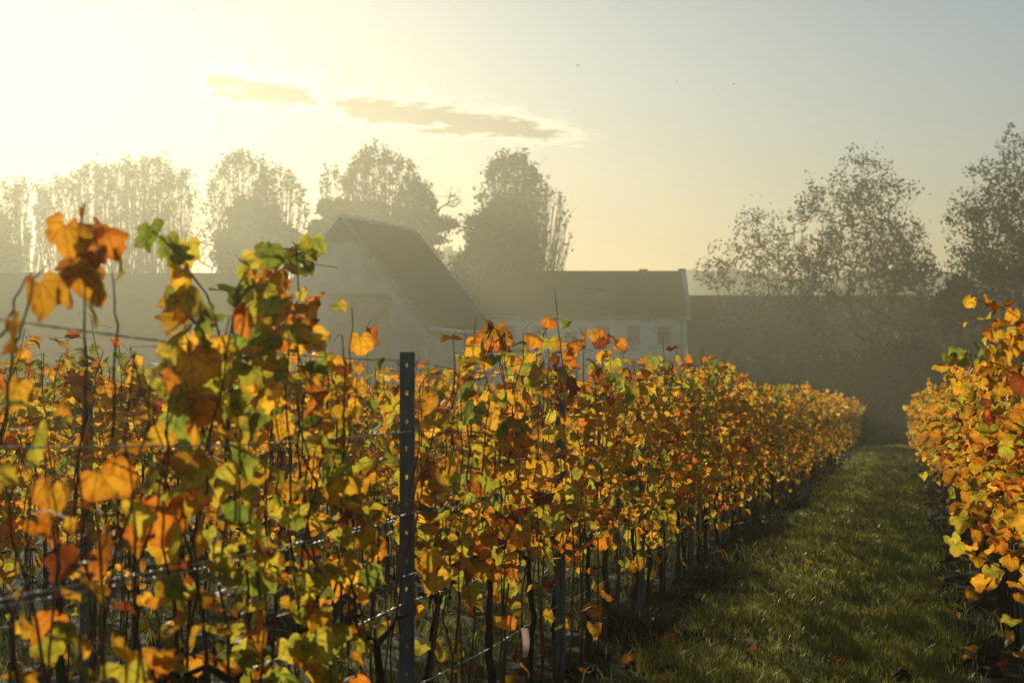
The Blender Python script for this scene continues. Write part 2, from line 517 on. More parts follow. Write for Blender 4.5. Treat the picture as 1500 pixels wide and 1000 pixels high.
def leaf_template(hi):
    """a lobed grape leaf: stalk at the origin, blade along +Y, unit width"""
    if hi:
        ang = np.radians([0, 10, 20, 30, 40, 50, 60, 70, 82, 94, 106, 118, 130, 144, 158, 170])
        rr = np.array([0.62, 0.53, 0.545, 0.475, 0.465, 0.54, 0.575, 0.515, 0.505, 0.445, 0.49, 0.515, 0.475, 0.465, 0.39, 0.20])
    else:
        ang = np.radians([0, 30, 56, 92, 120, 160])
        rr = np.array([0.62, 0.47, 0.57, 0.46, 0.51, 0.32])
    P = [(r * math.sin(a), r * math.cos(a)) for a, r in zip(ang, rr)]
    P += [(-x, y) for x, y in P[:0:-1]]
    P = np.array(P); n = len(P)
    C = np.array([[0.0, 0.10]])
    if hi:
        inner = P * 0.55 + C * 0.2
        V = np.concatenate([C, inner, P])
        t = []
        for i in range(n):
            j = (i + 1) % n
            t += [(0, 1 + i, 1 + j), (1 + i, 1 + n + i, 1 + n + j), (1 + i, 1 + n + j, 1 + j)]
        ring = np.concatenate([[0], np.full(n, .3), np.full(n, 1.0)])
    else:
        V = np.concatenate([C, P]); t = [(0, 1 + i, 1 + (i + 1) % n) for i in range(n)]
        ring = np.concatenate([[0], np.full(n, 0.8)])
    V = V + np.array([[0, 0.22]])
    return V, np.array(t), ring


TPL = {True: leaf_template(True), False: leaf_template(False)}


def add_leaves(mb, pos, size, rs, hi, weights, colidx=None, droop=0.75):
    """hang len(pos) leaves with their stalk ends at pos"""
    V, T, ring = TPL[hi]
    n, k = len(pos), len(V)
    size = np.asarray(size)
    fold = rs.uniform(-0.2, 0.62, n); curl = rs.uniform(-0.75, 0.4, n); twist = rs.uniform(-.6, .6, n)
    x = V[None, :, 0] * rs.uniform(.82, 1.12, n)[:, None]; y = np.repeat(V[None, :, 1], n, 0)
    wob = rs.uniform(-1, 1, (n, 3))
    z = fold[:, None] * np.abs(x) + curl[:, None] * (y - .3) ** 2 + twist[:, None] * x * (y - .3) + 0.06 * np.sin(9 * x + 6 * wob[:, :1]) * wob[:, 1:2] + 0.055 * np.sin(8 * y + 5 * wob[:, 2:3])
    if hi:
        x = x * (1 + rs.uniform(-.07, .07, (n, k)) * (ring > .9)); y = y * (1 + rs.uniform(-.06, .06, (n, k)) * (ring > .9))
    # axes
    az = rs.rand(n) * 2 * math.pi
    tilt = rs.normal(droop, 0.45, n)
    tip = np.stack([np.cos(az) * np.cos(tilt), np.sin(az) * np.cos(tilt), -np.sin(tilt)], -1)
    up = np.array([0, 0, 1.0]) + rs.normal(0, .35, (n, 3))
    side = np.cross(tip, up); side /= np.linalg.norm(side, axis=1, keepdims=True)
    nor = np.cross(side, tip)
    P = (x[..., None] * side[:, None] + y[..., None] * tip[:, None] + z[..., None] * nor[:, None]) * size[:, None, None] + pos[:, None]
    if colidx is None: colidx = rs.choice(len(PAL), n, p=weights)
    br = rs.uniform(.72, 1.15, (n, 1))
    c0, c1 = PAL[colidx] * br, EDGE[colidx] * br
    em = np.clip(ring[None] * rs.uniform(0.1, 1.25, n)[:, None], 0, 1) * (1 if hi else .7)
    if hi: em = np.clip(em + rs.uniform(-.25, .25, (n, k)) * (ring > .2), 0, 1)
    c = c0[:, None] * (1 - em[..., None]) + c1[:, None] * em[..., None]
    t = (T[None] + (np.arange(n) * k)[:, None, None]).reshape(-1, 3)
    luv = np.zeros((n, k, 3)); luv[..., 0] = V[None, :, 0]; luv[..., 1] = V[None, :, 1]; luv[..., 2] = rs.rand(n, 1)
    mb.add(P.reshape(-1, 3), tris=t, col=c.reshape(-1, 3), luv=luv.reshape(-1, 3))


W_DENSE = np.array([.31, .17, .08, .18, .10, .03, .13])
W_GREEN = np.array([.18, .10, .05, .25, .22, .03, .17])
W_RED = np.array([.27, .22, .17, .12, .06, .06, .10])
W_GOLD = np.array([.40, .22, .08, .11, .04, .03, .12])


def resample(P, n):
    P = np.asarray(P, float)
    s = np.concatenate([[0], np.cumsum(np.linalg.norm(np.diff(P, axis=0), axis=1))])
    u = np.linspace(0, s[-1], n)
    return np.stack([np.interp(u, s, P[:, i]) for i in range(3)], -1)


def make_vine(seed, hi, ncane=6, top=1.80, leaf_rate=1.0, weights=W_DENSE, size=0.105, extra=60, low=0.62, heroes=(), width=0.15, avoid=None, lowleaf=9):
    """one vine as meshes: trunk with its arms, canes, foliage (row runs along local Y)"""
    rs = np.random.RandomState(seed)
    tk, fol, canes = MB(), MB(), []
    zt = 0.70 + rs.uniform(-.04, .04)
    k = 6 if hi else 4
    zz = np.linspace(-0.08, zt, 9 if hi else 5)
    bend = rs.uniform(-.05, .05, 2)
    px = bend[0] * np.sin(zz * 4) + rs.normal(0, .008, len(zz)); py = bend[1] * np.sin(zz * 5 + 1) + rs.normal(0, .008, len(zz))
    px[0] = py[0] = 0
    r = np.linspace(0.021, 0.012, len(zz)) * rs.uniform(.85, 1.2, len(zz))
    tk.tube(np.stack([px, py, zz], -1), r, k)
    top0 = np.array([px[-1], py[-1], zt])
    for s in (-1, 1):
        L = rs.uniform(.30, .46)
        n = 6 if hi else 4
        yy = np.linspace(0, L, n)
        arm = np.stack([top0[0] + rs.normal(0, .008, n), top0[1] + s * yy, zt + 0.07 * np.sin(yy / L * math.pi * .6) + rs.normal(0, .006, n)], -1)
        arm[0] = top0
        tk.tube(arm, np.linspace(.013, .007, n), k)
    P, S = [], []
    for i in range(ncane):
        y0 = top0[1] + (i + .5) / ncane * .84 - .42 + rs.uniform(-.05, .05)
        h = top - zt + rs.normal(0, .11)
        n = 9 if hi else 5
        u = np.linspace(0, 1, n)
        dx, dy = rs.normal(0, .09), rs.normal(0, .12)
        path = np.stack([top0[0] + dx * u ** 1.3 + rs.normal(0, .012, n), y0 + dy * u + rs.normal(0, .018, n), zt + .03 + h * u], -1)
        path[0] = (top0[0], y0, zt)
        c = MB(); c.tube(path, np.linspace(.0052, .0022, n), 5 if hi else 3)
        canes.append(c)
        m = int(h / .062)
        q = resample(path, m)
        keep = rs.rand(m) < leaf_rate * np.clip((q[:, 2] - low + .35) / .45, .25, 1)
        q = q[keep]
        off = rs.normal(0, 1, (len(q), 3)) * np.array([width * .6, .09, .035])
        P.append(q + off); S.append(rs.normal(size, size * .28, len(q)).clip(.035, size * 1.45))
        if hi:
            for a, b in zip(q, q + off): c.tube(np.array([a, (a + b) / 2 + (0, 0, .012), b]), .0011, 3, cap=False)
    if extra:
        n = extra
        nc = max(5, n // 9)
        cc = np.stack([rs.normal(0, width, nc), rs.uniform(-.5, .5, nc), low + (top - .06 - low) * rs.rand(nc) ** .62], -1)
        q = cc[rs.randint(0, nc, n)] + rs.normal(0, 1, (n, 3)) * (.055, .075, .085)
        P.append(q); S.append(rs.normal(size * .9, size * .24, n).clip(.035, size * 1.45))
    nl = int(lowleaf * min(1.0, leaf_rate * 1.2))      # a few leaves hang low round the arms
    cl = rs.uniform(-.45, .45, 5)
    z = low - .02 - .34 * rs.rand(nl) ** 1.6
    P.append(np.stack([rs.normal(0, width * .7, nl), cl[rs.randint(0, 5, nl)] + rs.normal(0, .08, nl), z], -1)); S.append(rs.normal(size * .95, size * .25, nl).clip(.04, .15))
    for i in range(4 if hi else 2):       # water shoots and ties: thin stems from the foot up into the leaves
        y0, h = rs.uniform(-.42, .42), rs.uniform(.75, 1.35)
        n = 6
        u = np.linspace(0, 1, n)
        path = np.stack([rs.normal(0, .02) + rs.normal(0, .012, n), y0 + rs.normal(0, .05) * u + rs.normal(0, .012, n), -.03 + h * u], -1)
        c = MB(); c.tube(path, np.linspace(.0065, .003, n) * rs.uniform(.7, 1.3), 4 if hi else 3); canes.append(c)
        lo = path[2:-1] + rs.normal(0, 1, (n - 3, 3)) * (.06, .06, .02)
        if lowleaf > 12: P.append(lo); S.append(rs.normal(size * .8, size * .2, len(lo)).clip(.03, .12))
    P = np.concatenate(P); S = np.concatenate(S)
    P[:, 2] = np.minimum(P[:, 2], top + .12 + .05 * np.sin(P[:, 1] * 9))
    if avoid is not None:      # leaves kept clear of the post's face
        ok = ~((np.abs(P[:, 0] * .97 + (P[:, 1] - avoid) * .245) < .075) & (P[:, 1] - avoid < .12))
        P, S = P[ok], S[ok]
    add_leaves(fol, P, S, rs, hi, weights)
    for hp in heroes:               # single shoots or leaves that stand out of the row
        c = MB()
        path = resample(hp['path'], 12)
        path[1:-1] += rs.normal(0, .004, (10, 3))
        c.tube(path, np.linspace(hp.get('r', .0045), .0018, 12), 5)
        canes.append(c)
        if 'leaves' in hp:
            lp = np.array(hp['leaves'], float)
            add_leaves(fol, lp[:, :3], lp[:, 3], rs, True, weights, lp[:, 4].astype(int), droop=1.05)
    return tk, canes, fol


def vine_meshes(hi, separate, **kw):
    tk, canes, fol = make_vine(hi=hi, **kw)
    if not separate:
        for c in canes:
            for v, i in ((c, 0),):
                tk.add(np.concatenate(v.v), _joined(v.q), _joined(v.t), col=np.concatenate(v.c))
        return tk.mesh('vine_trunk', M['bark'], True), [], fol.mesh('vine_foliage', M['leaf'])
    return tk.mesh('vine_trunk', M['bark'], True), [c.mesh('vine_cane', M['cane'], True) for c in canes], fol.mesh('vine_foliage', M['leaf'])


def _joined(lst):
    return np.concatenate(lst) if lst else None


def put_vine(meshes, x, y, rz, label, group, sc=(1, 1, 1)):
    z = float(ground_z(x, y))
    t = thing('grapevine', label, 'grapevine', (x, y, z), rz, group)
    t.scale = sc
    link('trunk', meshes[0], t)
    for c in meshes[1]: link('cane', c, t)
    link('foliage', meshes[2], t)
    return t


# ---- the row left of the path: near vines are all different
DY = 0.95
py0 = on_row(594, 600, ROW_A)[1]        # the steel post
NEAR = [  # y, leaf rate, extra leaves, height, palette, label
    (1.15, .5, 20, 1.75, W_GOLD, 'sparse grapevine at the near start of the row, outside the frame edge'),
    (2.10, .5, 20, 1.75, W_GOLD, 'sparse grapevine second from the near start of the row'),
    (3.05, .5, 16, 1.70, W_RED, 'half bare grapevine at the very start of the visible row'),
    (3.95, 0.26, 12, 1.5, W_GOLD, 'half bare grapevine at the left edge, few orange leaves and dark canes'),
    (4.65, 0.28, 14, 1.46, W_RED, 'sparse blurred grapevine with one tall cane carrying a brown-orange leaf clump'),
    (5.35, 0.95, 85, 1.68, W_GREEN, 'tallest grapevine, leafy green and yellow shoots rising left of the steel post'),
    (6.15, 0.85, 55, 1.5, W_GREEN, 'yellow-green grapevine just left of the perforated steel post'),
    (6.80, 0.5, 26, 1.42, W_GOLD, 'thin grapevine beside the steel post with a bare upright twig'),
    (7.85, .95, 85, 1.58, W_DENSE, 'grapevine directly right of the perforated steel post, green top'),
    (8.80, .95, 70, 1.64, W_RED, 'orange-topped grapevine second to the right of the steel post'),
    (9.75, .95, 76, 1.64, W_DENSE, 'grapevine standing just before the second post of the row'),
    (10.7, .95, 80, 1.68, W_RED, 'grapevine at the second post with a long bare twig above its leaves'),
    (11.65, 1.0, 90, 1.72, W_RED, 'grapevine with a red-orange leaf crest just past the second post'),
    (12.6, 1.0, 90, 1.66, W_DENSE, 'olive and gold grapevine between second and third post'),
    (13.55, 1.0, 90, 1.66, W_GOLD, 'golden grapevine just before the third post of the row'),
]


def A(px, py, dx=0.0):
    return on_row(px, py, ROW_A + dx)


def hero(yv, pts, leaves=(), r=.0045, dx=0.0, row=None):
    """shoot given by photo points on the row's plane -> local coordinates of the vine at yv"""
    Lx = (ROW_A if row is None else row)
    z0 = float(ground_z(Lx, yv))
    base = np.array([Lx, yv, z0])
    path = [on_row(px, py, Lx + dx) - base for px, py in pts]
    lv = [np.concatenate([on_row(px, py, Lx + dx + ddx) - base, [s, ci]]) for px, py, ddx, s, ci in leaves]
    d = {'path': path, 'r': r}
    if lv: d['leaves'] = lv
    return d


rl = random.Random(11)


def spray(pts, n, size, idxs, jx=8, jy=8):
    """leaf spots scattered along a photo polyline"""
    out = []
    P = resample([(a, b, 0) for a, b in pts], n)
    for p in P:
        out.append((p[0] + rl.uniform(-jx, jx), p[1] + rl.uniform(-jy, jy), rl.uniform(-.06, .06), size * rl.uniform(.8, 1.15), rl.choice(idxs)))
    return out


HEROES = {
    3: [hero(3.95, [(0, 640), (20, 520), (52, 405), (62, 395)], [(58, 412, 0, .112, 1), (20, 470, .03, .10, 1)]),
        hero(3.95, [(-40, 560), (30, 430), (48, 398)], r=.004),
        hero(3.95, [(90, 900), (85, 780), (80, 700)], [(100, 715, 0, .12, 1), (25, 560, 0, .085, 0), (95, 575, 0.04, .085, 1)])],
    4: [hero(4.65, [(110, 760), (128, 560), (120, 470), (122, 345)], spray([(96, 325), (150, 335), (125, 360), (105, 395), (130, 400)], 9, .112, [1, 2, 1, 6, 1], 9, 6) + [(110, 400, 0, .11, 1)]),
        hero(4.65, [(165, 640), (172, 470), (160, 390)], [(168, 370, 0, .09, 6), (130, 450, .03, .07, 6)]),
        hero(4.65, [(270, 820), (262, 700)], [(262, 690, 0, .155, 2), (240, 735, .02, .15, 2), (285, 700, -.03, .12, 5), (180, 740, 0, .12, 6)])],
    5: [hero(5.35, [(345, 760), (350, 600), (310, 450), (262, 370), (222, 338)], spray([(215, 335), (262, 355), (275, 420), (300, 470), (330, 560)], 16, .10, [4, 3, 4, 6, 0], 14, 8)),
        hero(5.35, [(330, 720), (340, 560), (338, 430), (375, 375), (420, 360), (450, 352)], spray([(362, 385), (400, 358), (448, 355), (420, 375), (380, 400)], 16, .095, [4, 3, 4, 6, 1], 12, 8)),
        hero(5.35, [(395, 700), (400, 560), (385, 420)], spray([(345, 415), (400, 420), (380, 500), (400, 570)], 18, .11, [4, 3, 6, 0], 26, 18)),
        hero(5.35, [(300, 640), (285, 560), (270, 470)], spray([(270, 425), (285, 480), (275, 560), (300, 600)], 9, .13, [0, 1, 6, 3], 14, 10))],
    6: [hero(6.15, [(440, 700), (436, 560), (428, 440)], spray([(470, 430), (440, 445), (455, 500)], 7, .11, [2, 1, 0], 16, 10)),
        hero(6.15, [(470, 700), (480, 560), (470, 480)], spray([(470, 560), (480, 640)], 4, .12, [2, 1, 2], 12, 10))],
    7: [hero(6.80, [(500, 760), (512, 600), (515, 450)], [(540, 480, 0, .10, 2), (528, 492, .02, .09, 1)], r=.004),
        hero(6.80, [(555, 800), (552, 690)], [(556, 670, 0, .12, 0), (553, 700, 0, .09, 1)])],
    9: [hero(8.8, [(690, 640), (694, 540), (697, 462)], spray([(712, 470), (735, 490), (715, 500), (735, 480)], 9, .115, [2, 1, 2, 5], 10, 8), r=.004)],
    11: [hero(10.7, [(822, 640), (824, 540), (813, 424)], [(800, 482, 0, .10, 5), (806, 468, 0, .08, 2), (833, 470, 0, .07, 4)], r=.0048),
         hero(10.7, [(735, 780), (738, 740)], [(740, 755, 0.1, .10, 5), (735, 790, 0.12, .09, 5), (700, 820, 0.1, .10, 2)])],
    12: [hero(11.65, [(870, 600), (880, 500)], spray([(850, 495), (880, 492), (905, 505)], 10, .10, [2, 5, 1, 2], 10, 9), r=.004)],
}
HEROES = {k: v for k, v in HEROES.items()}

GA = 'vines in the row left of the grass path'
GR = 'vines in the row right of the grass path'
GB = 'vines in the second row left of the grass path'
GC = 'vines in the third row left of the grass path'

for i, (y, rate, extra, top, wts, lab) in enumerate(NEAR):
    if i < 2: continue        # outside the frame
    ms = vine_meshes(True, True, seed=100 + i, leaf_rate=rate, extra=extra, top=top, weights=wts, size=0.088 if i < 8 else .088, heroes=HEROES.get(i, ()), low=.60, ncane=5 if rate < .6 else 6, avoid=(py0 - y if -.6 < py0 - y < 2.4 else None), lowleaf=24 if i < 7 else 8)
    put_vine(ms, ROW_A, y, 0, lab, GA)

MID = [vine_meshes(True, False, seed=300 + i, leaf_rate=1.0, extra=185, top=1.67 + .03 * (i % 3), weights=(W_DENSE, W_GOLD, W_RED, W_DENSE, W_GREEN)[i % 5], size=0.088, low=.60, width=.17) for i in range(8)]
FAR = [vine_meshes(False, False, seed=400 + i, leaf_rate=1.0, extra=160, top=1.72 + .03 * (i % 3), weights=(W_DENSE, W_GOLD, W_GOLD)[i % 3], size=0.095, low=.60, width=.17) for i in range(6)]

MIDR = [vine_meshes(True, False, seed=350 + i, leaf_rate=1.0, extra=150, top=1.68 + .03 * (i % 3), weights=(W_GOLD, W_DENSE, W_GOLD, W_RED, W_DENSE)[i], size=0.088, low=.82, width=.15, lowleaf=3) for i in range(5)]
rv = random.Random(3)


def run_row(x, y0, y1, group, label_of, near_until, mid=None):
    y, n = y0, 0
    while y < y1:
        pool = (mid or MID) if y < near_until else FAR
        ms = pool[rv.randrange(len(pool))]
        s = rv.uniform(.92, 1.06)
        put_vine(ms, x + rv.uniform(-.03, .03), y + rv.uniform(-.06, .06), rv.choice((0, math.pi)) + rv.uniform(-.08, .08), label_of(y), group, (1, rv.uniform(.96, 1.1), s))
        y += DY; n += 1
    return n


GD = 'vines in the fourth row left of the grass path'
run_row(ROW_A, 14.5, ROW_END, GA, lambda y: 'golden autumn grapevine in the far stretch of the left row, beyond its third post', 34)


def PD(px, py, D):
    x, y = ground_at(px, D)
    return np.array([x, y, height_at(py, D)])


def hero_at(yv, D, pts, leaves, r=.0045):
    """shoot of the right row that leans over the path, given by photo points at distance D"""
    base = np.array([ROW_R, yv, float(ground_z(ROW_R, yv))])
    d = {'path': [np.array([0, 0, .8])] + [PD(px, py, D) - base for px, py in pts], 'r': r}
    d['leaves'] = [np.concatenate([PD(px, py, D + rl.uniform(-.08, .08)) - base, [s, ci]]) for px, py, s, ci in leaves]
    return d


RN = [
      (7.05, [hero_at(7.05, 7.3, [(1530, 1000), (1490, 975), (1455, 985)], [(1465, 968, 0.091, 5), (1480, 905, 0.076, 6), (1475, 925, 0.068, 0), (1490, 950, 0.076, 0)])],
       'grapevine at the right edge with low yellow and red leaves near the ground'),
      (7.9, [hero_at(7.9, 7.7, [(1560, 600), (1500, 466), (1460, 446), (1428, 438)], [(1424, 436, 0.057, 0), (1440, 436, 0.061, 1), (1455, 442, 0.065, 2), (1470, 446, 0.065, 1), (1485, 455, 0.068, 1), (1440, 465, 0.061, 3), (1455, 478, 0.068, 2), (1472, 470, 0.076, 1), (1490, 480, 0.076, 2), (1465, 500, 0.076, 1), (1485, 505, 0.076, 0)]),
             hero_at(7.9, 7.6, [(1540, 900), (1490, 850), (1440, 815), (1398, 798)], [(1398, 795, 0.065, 6), (1412, 803, 0.068, 0), (1430, 812, 0.076, 0), (1448, 830, 0.087, 6), (1440, 845, 0.076, 1), (1462, 850, 0.084, 0), (1418, 862, 0.061, 0)])],
       'grapevine at the right edge whose branches reach over the path'),
      (8.8, [hero_at(8.8, 8.8, [(1560, 640), (1480, 540), (1400, 512)], [(1385, 520, 0.068, 4), (1400, 510, 0.068, 4), (1415, 515, 0.076, 3), (1430, 505, 0.076, 4), (1445, 510, 0.076, 0), (1460, 512, 0.084, 3), (1440, 540, 0.076, 1), (1420, 540, 0.076, 6)])],
       'leafy grapevine of the right row with green leaves on its upper side')]
for i, (y, hs, lab) in enumerate(RN):
    ms = vine_meshes(True, True, seed=200 + i, leaf_rate=.95, extra=150, top=1.72, weights=W_GOLD, size=.086, heroes=hs, low=.80, width=.16, lowleaf=3)
    put_vine(ms, ROW_R, y, 0, lab, GR)
run_row(ROW_R, 9.75, ROW_END, GR, lambda y: 'golden autumn grapevine in the row right of the grass path, away from the frame edge', 34, MIDR)
run_row(ROW_B, 5.0, 58, GB, lambda y: 'autumn grapevine in the second row, seen behind the nearest row', 24)
run_row(ROW_C, 11.0, 46, GC, lambda y: 'autumn grapevine in the third row, glimpsed behind two nearer rows', 16)
run_row(-9.2, 16.0, 44, GD, lambda y: 'autumn grapevine in the fourth row, barely seen behind three nearer rows', 16)

# ------------------------------------------------------------------ posts, wires, tag
def post_meshes():
    """rolled steel trellis post: a folded channel with punched holes along its face"""
    w, d, th, H = 0.054, 0.034, 0.0035, 1.68
    face = MB()
    zs = [-0.10]
    hz = [.16 + .105 * i for i in range(15)]
    hw, hh = .0045, .008
    for h in hz: zs += [h - hh, h + hh]
    zs.append(H)
    for f in range(2):
        yy = 0 if f == 0 else th
        for a, b in zip(zs[:-1], zs[1:]):
            hole = any(abs((a + b) / 2 - h) < 1e-4 for h in hz)
            for x0, x1 in ((-w / 2, -hw), (-hw, hw), (hw, w / 2)):
                if hole and x0 == -hw: continue
                face.add([(x0, yy, a), (x1, yy, a), (x1, yy, b), (x0, yy, b)], [(0, 1, 2, 3)])
    for h in hz:
        face.add([(-hw, 0, h - hh), (-hw, th, h - hh), (-hw, th, h + hh), (-hw, 0, h + hh)], [(0, 1, 2, 3)])
        face.add([(hw, 0, h - hh), (hw, th, h - hh), (hw, th, h + hh), (hw, 0, h + hh)], [(0, 1, 2, 3)])
    face.add([(-w / 2, 0, H), (w / 2, 0, H), (w / 2, th, H), (-w / 2, th, H)], [(0, 1, 2, 3)])
    for s in (-1, 1):
        x = s * w / 2
        face.box(min(x, x - s * th), max(x, x - s * th), th + .0002, d, -.1, H - .001)
        face.box(min(x - s * th, x - s * .017), max(x - s * th, x - s * .017), d - th, d - .0005, -.1, H - .002)
    hooks = []
    for h in (.45, .78, 1.11, 1.42, 1.64):
        for s in (-1, 1):
            hook = MB(); hooks.append(hook)
            hook.tube([(s * w / 2, .012, h - .012), (s * (w / 2 + .009), .012, h - .004), (s * (w / 2 + .010), .012, h + .010)], .0025, 5)
    return face.mesh('post_channel', M['steel']), [h.mesh('wire_hook', M['steel']) for h in hooks]


PM = post_meshes()


def put_post(x, y, label, group, hooks=False):
    t = thing('trellis_post', label, 'post', (x, y, float(ground_z(x, y))), YAW * .5, group)
    link('channel', PM[0], t)
    if hooks:
        for hm in PM[1]: link('wire_hook', hm, t)
    return t


GP = 'steel posts of the vine trellis'
for i in range(0, 22):
    y = py0 + i * 3.42
    if y > ROW_END: break
    lab = {0: 'perforated steel trellis post in the open, between two vines in the foreground', 1: 'second steel post of the near row, a long bare twig beside it', 2: 'third steel post of the near row, its top showing through the leaves',
           -1: 'steel post at the near start of the row'}.get(i, 'steel trellis post hidden among the far vines left of the grass path')
    put_post(ROW_A + .005, y, lab, GP, i < 4)
for i in range(24):
    y = 5.6 + i * 3.42
    if y < ROW_END: put_post(ROW_R, y, 'steel trellis post among the vines right of the grass path', GP)
for i in range(20):
    put_post(ROW_B, 6.6 + i * 3.42, 'steel trellis post in the second row behind the near vines', GP)


def wire(x, z, y0, y1, label, dew, seed):
    rs = np.random.RandomState(seed)
    step = .012 if dew else 1.0
    yn = 9.5 if dew else y0
    ys = np.concatenate([np.arange(y0, yn, step) if dew else [], np.arange(max(y0, yn), y1, 0.6)])
    sag = -.018 * np.abs(np.sin((ys - py0) / 3.42 * math.pi))
    r = np.full(len(ys), .0016)
    if dew:
        near = ys < yn
        d = np.clip(rs.rand(near.sum()) - .45, 0, 1) * .0045
        r[near] = .0016 + d
    ps = np.stack([x + 0.004 * np.sin(ys * 3 + seed), ys, z + sag], -1)
    o = MB().tube(ps, r, 5).build('trellis_wire', M['wire'], smooth=True)
    tag(o, label, 'wire', 'wires of the vine trellis')


wz = [(0.45, 0, 'lowest'), (0.78, 0, 'second lowest'), (1.09, -.035, 'middle, far side of a pair'), (1.12, .035, 'middle, near side of a pair'), (1.425, .02, 'upper'), (1.69, .0, 'topmost')]
for i, (z, dx, nm) in enumerate(wz):
    wire(ROW_A + dx, z, 0.5, ROW_END, f'thin dewy trellis wire of the near row, {nm}', True, i)
for Lx, nm in ((ROW_R, 'row right of the grass path'), (ROW_B, 'second row left')):
    for z, hn in ((.78, 'low'), (1.11, 'middle'), (1.42, 'upper')):
        wire(Lx, z, 3.0, ROW_END, f'thin trellis wire along the {nm}, {hn} height', False, int(z * 100))

p = on_row(768, 918, ROW_A + .10)
t = MB()
us = np.linspace(0, 1, 9)
pts = np.stack([.008 * np.sin(us * 3.2), .006 * us, -us * .135], -1)
wv = np.stack([.017 * np.cos(us * .9), .017 * np.sin(us * .9), 0 * us], -1)
v = np.concatenate([pts - wv, pts + wv, pts - wv + (0, .0015, 0), pts + wv + (0, .0015, 0)])
n = 9
qs = [(i, i + 1, n + i + 1, n + i) for i in range(8)] + [(2 * n + i, 3 * n + i, 3 * n + i + 1, 2 * n + i + 1) for i in range(8)]
qs += [(i, 2 * n + i, 2 * n + i + 1, i + 1) for i in range(8)] + [(n + i, n + i + 1, 3 * n + i + 1, 3 * n + i) for i in range(8)]
t.add(v, qs, col=(.86, .74, .70))
t.tube([(0, 0, -.002), (-.005, 0, .02), (0, 0, .04)], .0012, 4)
o = t.build('ribbon_tag', M['tag'], smooth=True)
o.location = p
tag(o, 'pale pink-white plastic tag hanging from a low wire between two vines', 'tag')

# fallen leaves and grass tussocks
rs = np.random.RandomState(77)
fl = MB()
n = 420
yy = 6 * (70 / 6) ** rs.rand(n); xx = np.where(rs.rand(n) < .6, rs.choice(ROWS[:3], n) + rs.normal(0, .4, n), rs.uniform(-6, 1.5, n))
pos = np.stack([xx, yy, ground_z(xx, yy) + .035], -1)
add_leaves(fl, pos, rs.uniform(.07, .12, n), rs, False, np.array([.1, .15, .2, .05, .0, .45, .05]), droop=0.05)
tag(fl.build('fallen_leaves', M['leaf']), 'scattered red and brown fallen vine leaves on the ground', 'fallen leaves', kind='stuff')


def clods():
    rs = np.random.RandomState(31)
    mb = MB()
    import bmesh
    bm = bmesh.new(); bmesh.ops.create_icosphere(bm, subdivisions=2, radius=1)
    V = np.array([v.co[:] for v in bm.verts]); T = np.array([[v.index for v in f.verts] for f in bm.faces]); bm.free()
    n = 620
    row = rs.choice([ROW_A, ROW_R, ROW_B], n, p=[.45, .4, .15])
    y = 5.5 * (70 / 5.5) ** rs.rand(n)
    side = np.where(row == ROW_R, -1, 1)
    x = row + side * np.abs(rs.normal(.12, .20, n))
    r = rs.gamma(2.2, .022, n).clip(.015, .075)
    for i in range(n):
        ph = rs.uniform(0, 6, 3)
        k = 1 + .22 * np.sin(3 * V[:, 0] + ph[0]) + .2 * np.sin(4 * V[:, 1] + ph[1]) + .15 * np.sin(5 * V[:, 2] + ph[2])
        P = V * k[:, None] * r[i] * np.array([rs.uniform(.8, 1.5), rs.uniform(.8, 1.5), rs.uniform(.5, .8)])
        mb.add(P + (x[i], y[i], float(ground_z(x[i], y[i])) + r[i] * .15), tris=T, col=np.array([.030, .020, .012]) * rs.uniform(.6, 1.3))
    tag(mb.build('soil_clods', M['ground'], smooth=True), 'dark turned soil clods along the feet of the vines', 'soil', kind='stuff')


clods()


def tussock(x, y, R, H, seed, label):
    rs = np.random.RandomState(seed)
    n = 420
    a = rs.rand(n) * 2 * math.pi; rr = R * .45 * np.sqrt(rs.rand(n))
    b = np.stack([rr * np.cos(a), rr * np.sin(a), -.02 + 0 * a], -1)
    lean = R * rs.uniform(.2, 1.1, n); h = H * rs.uniform(.5, 1, n)
    la = a + rs.normal(0, .5, n)
    lv = np.stack([np.cos(la), np.sin(la), 0 * la], -1)
    w = .004; wa = rs.rand(n) * 6.28
    wv = np.stack([np.cos(wa), np.sin(wa), 0 * wa], -1) * w
    z = np.array([0, 0, 1.0])
    p1 = b + lv * (lean * .3)[:, None] + z * (h * .7)[:, None]
    p2 = b + lv * (lean * .75)[:, None] + z * h[:, None]
    p3 = b + lv * (lean * 1.25)[:, None] + z * (h * .72)[:, None]
    v = np.stack([b - wv, b + wv, p1 + wv, p1 - wv, p2 + wv * .8, p2 - wv * .8, p3], 1)
    i = np.arange(n) * 7
    q = np.concatenate([np.stack([i, i + 1, i + 2, i + 3], -1), np.stack([i + 3, i + 2, i + 4, i + 5], -1)])
    t = np.stack([i + 5, i + 4, i + 6], -1)
    c = np.repeat((np.array([[.035, .045, .014]]) * rs.uniform(.6, 1.5, (n, 1)))[:, None], 7, 1).reshape(-1, 3)
    o = MB().add(v.reshape(-1, 3), q, t, c).build('grass_tussock', M['grass'])
    o.location = (x, y, float(ground_z(x, y)))
    tag(o, label, 'grass tussock', 'dark grass tussocks along the vine row')


for (px, py, R, H, lab) in ((935, 930, .30, .26, 'large dark grass tussock at the vine feet, nearest and biggest'), (1035, 845, .30, .20, 'dark grass tussock at the path edge, second from the front'),
                            (1120, 775, .30, .2, 'dark grass tussock farther up the path edge, third from the front'), (1165, 735, .3, .2, 'small dark grass tussock farthest up the path edge')):
    d = FPX * CAMH / (py + 12 - HY)
    x, y = ground_at(px, d)
    tussock(x, y, R, H, int(px), lab)

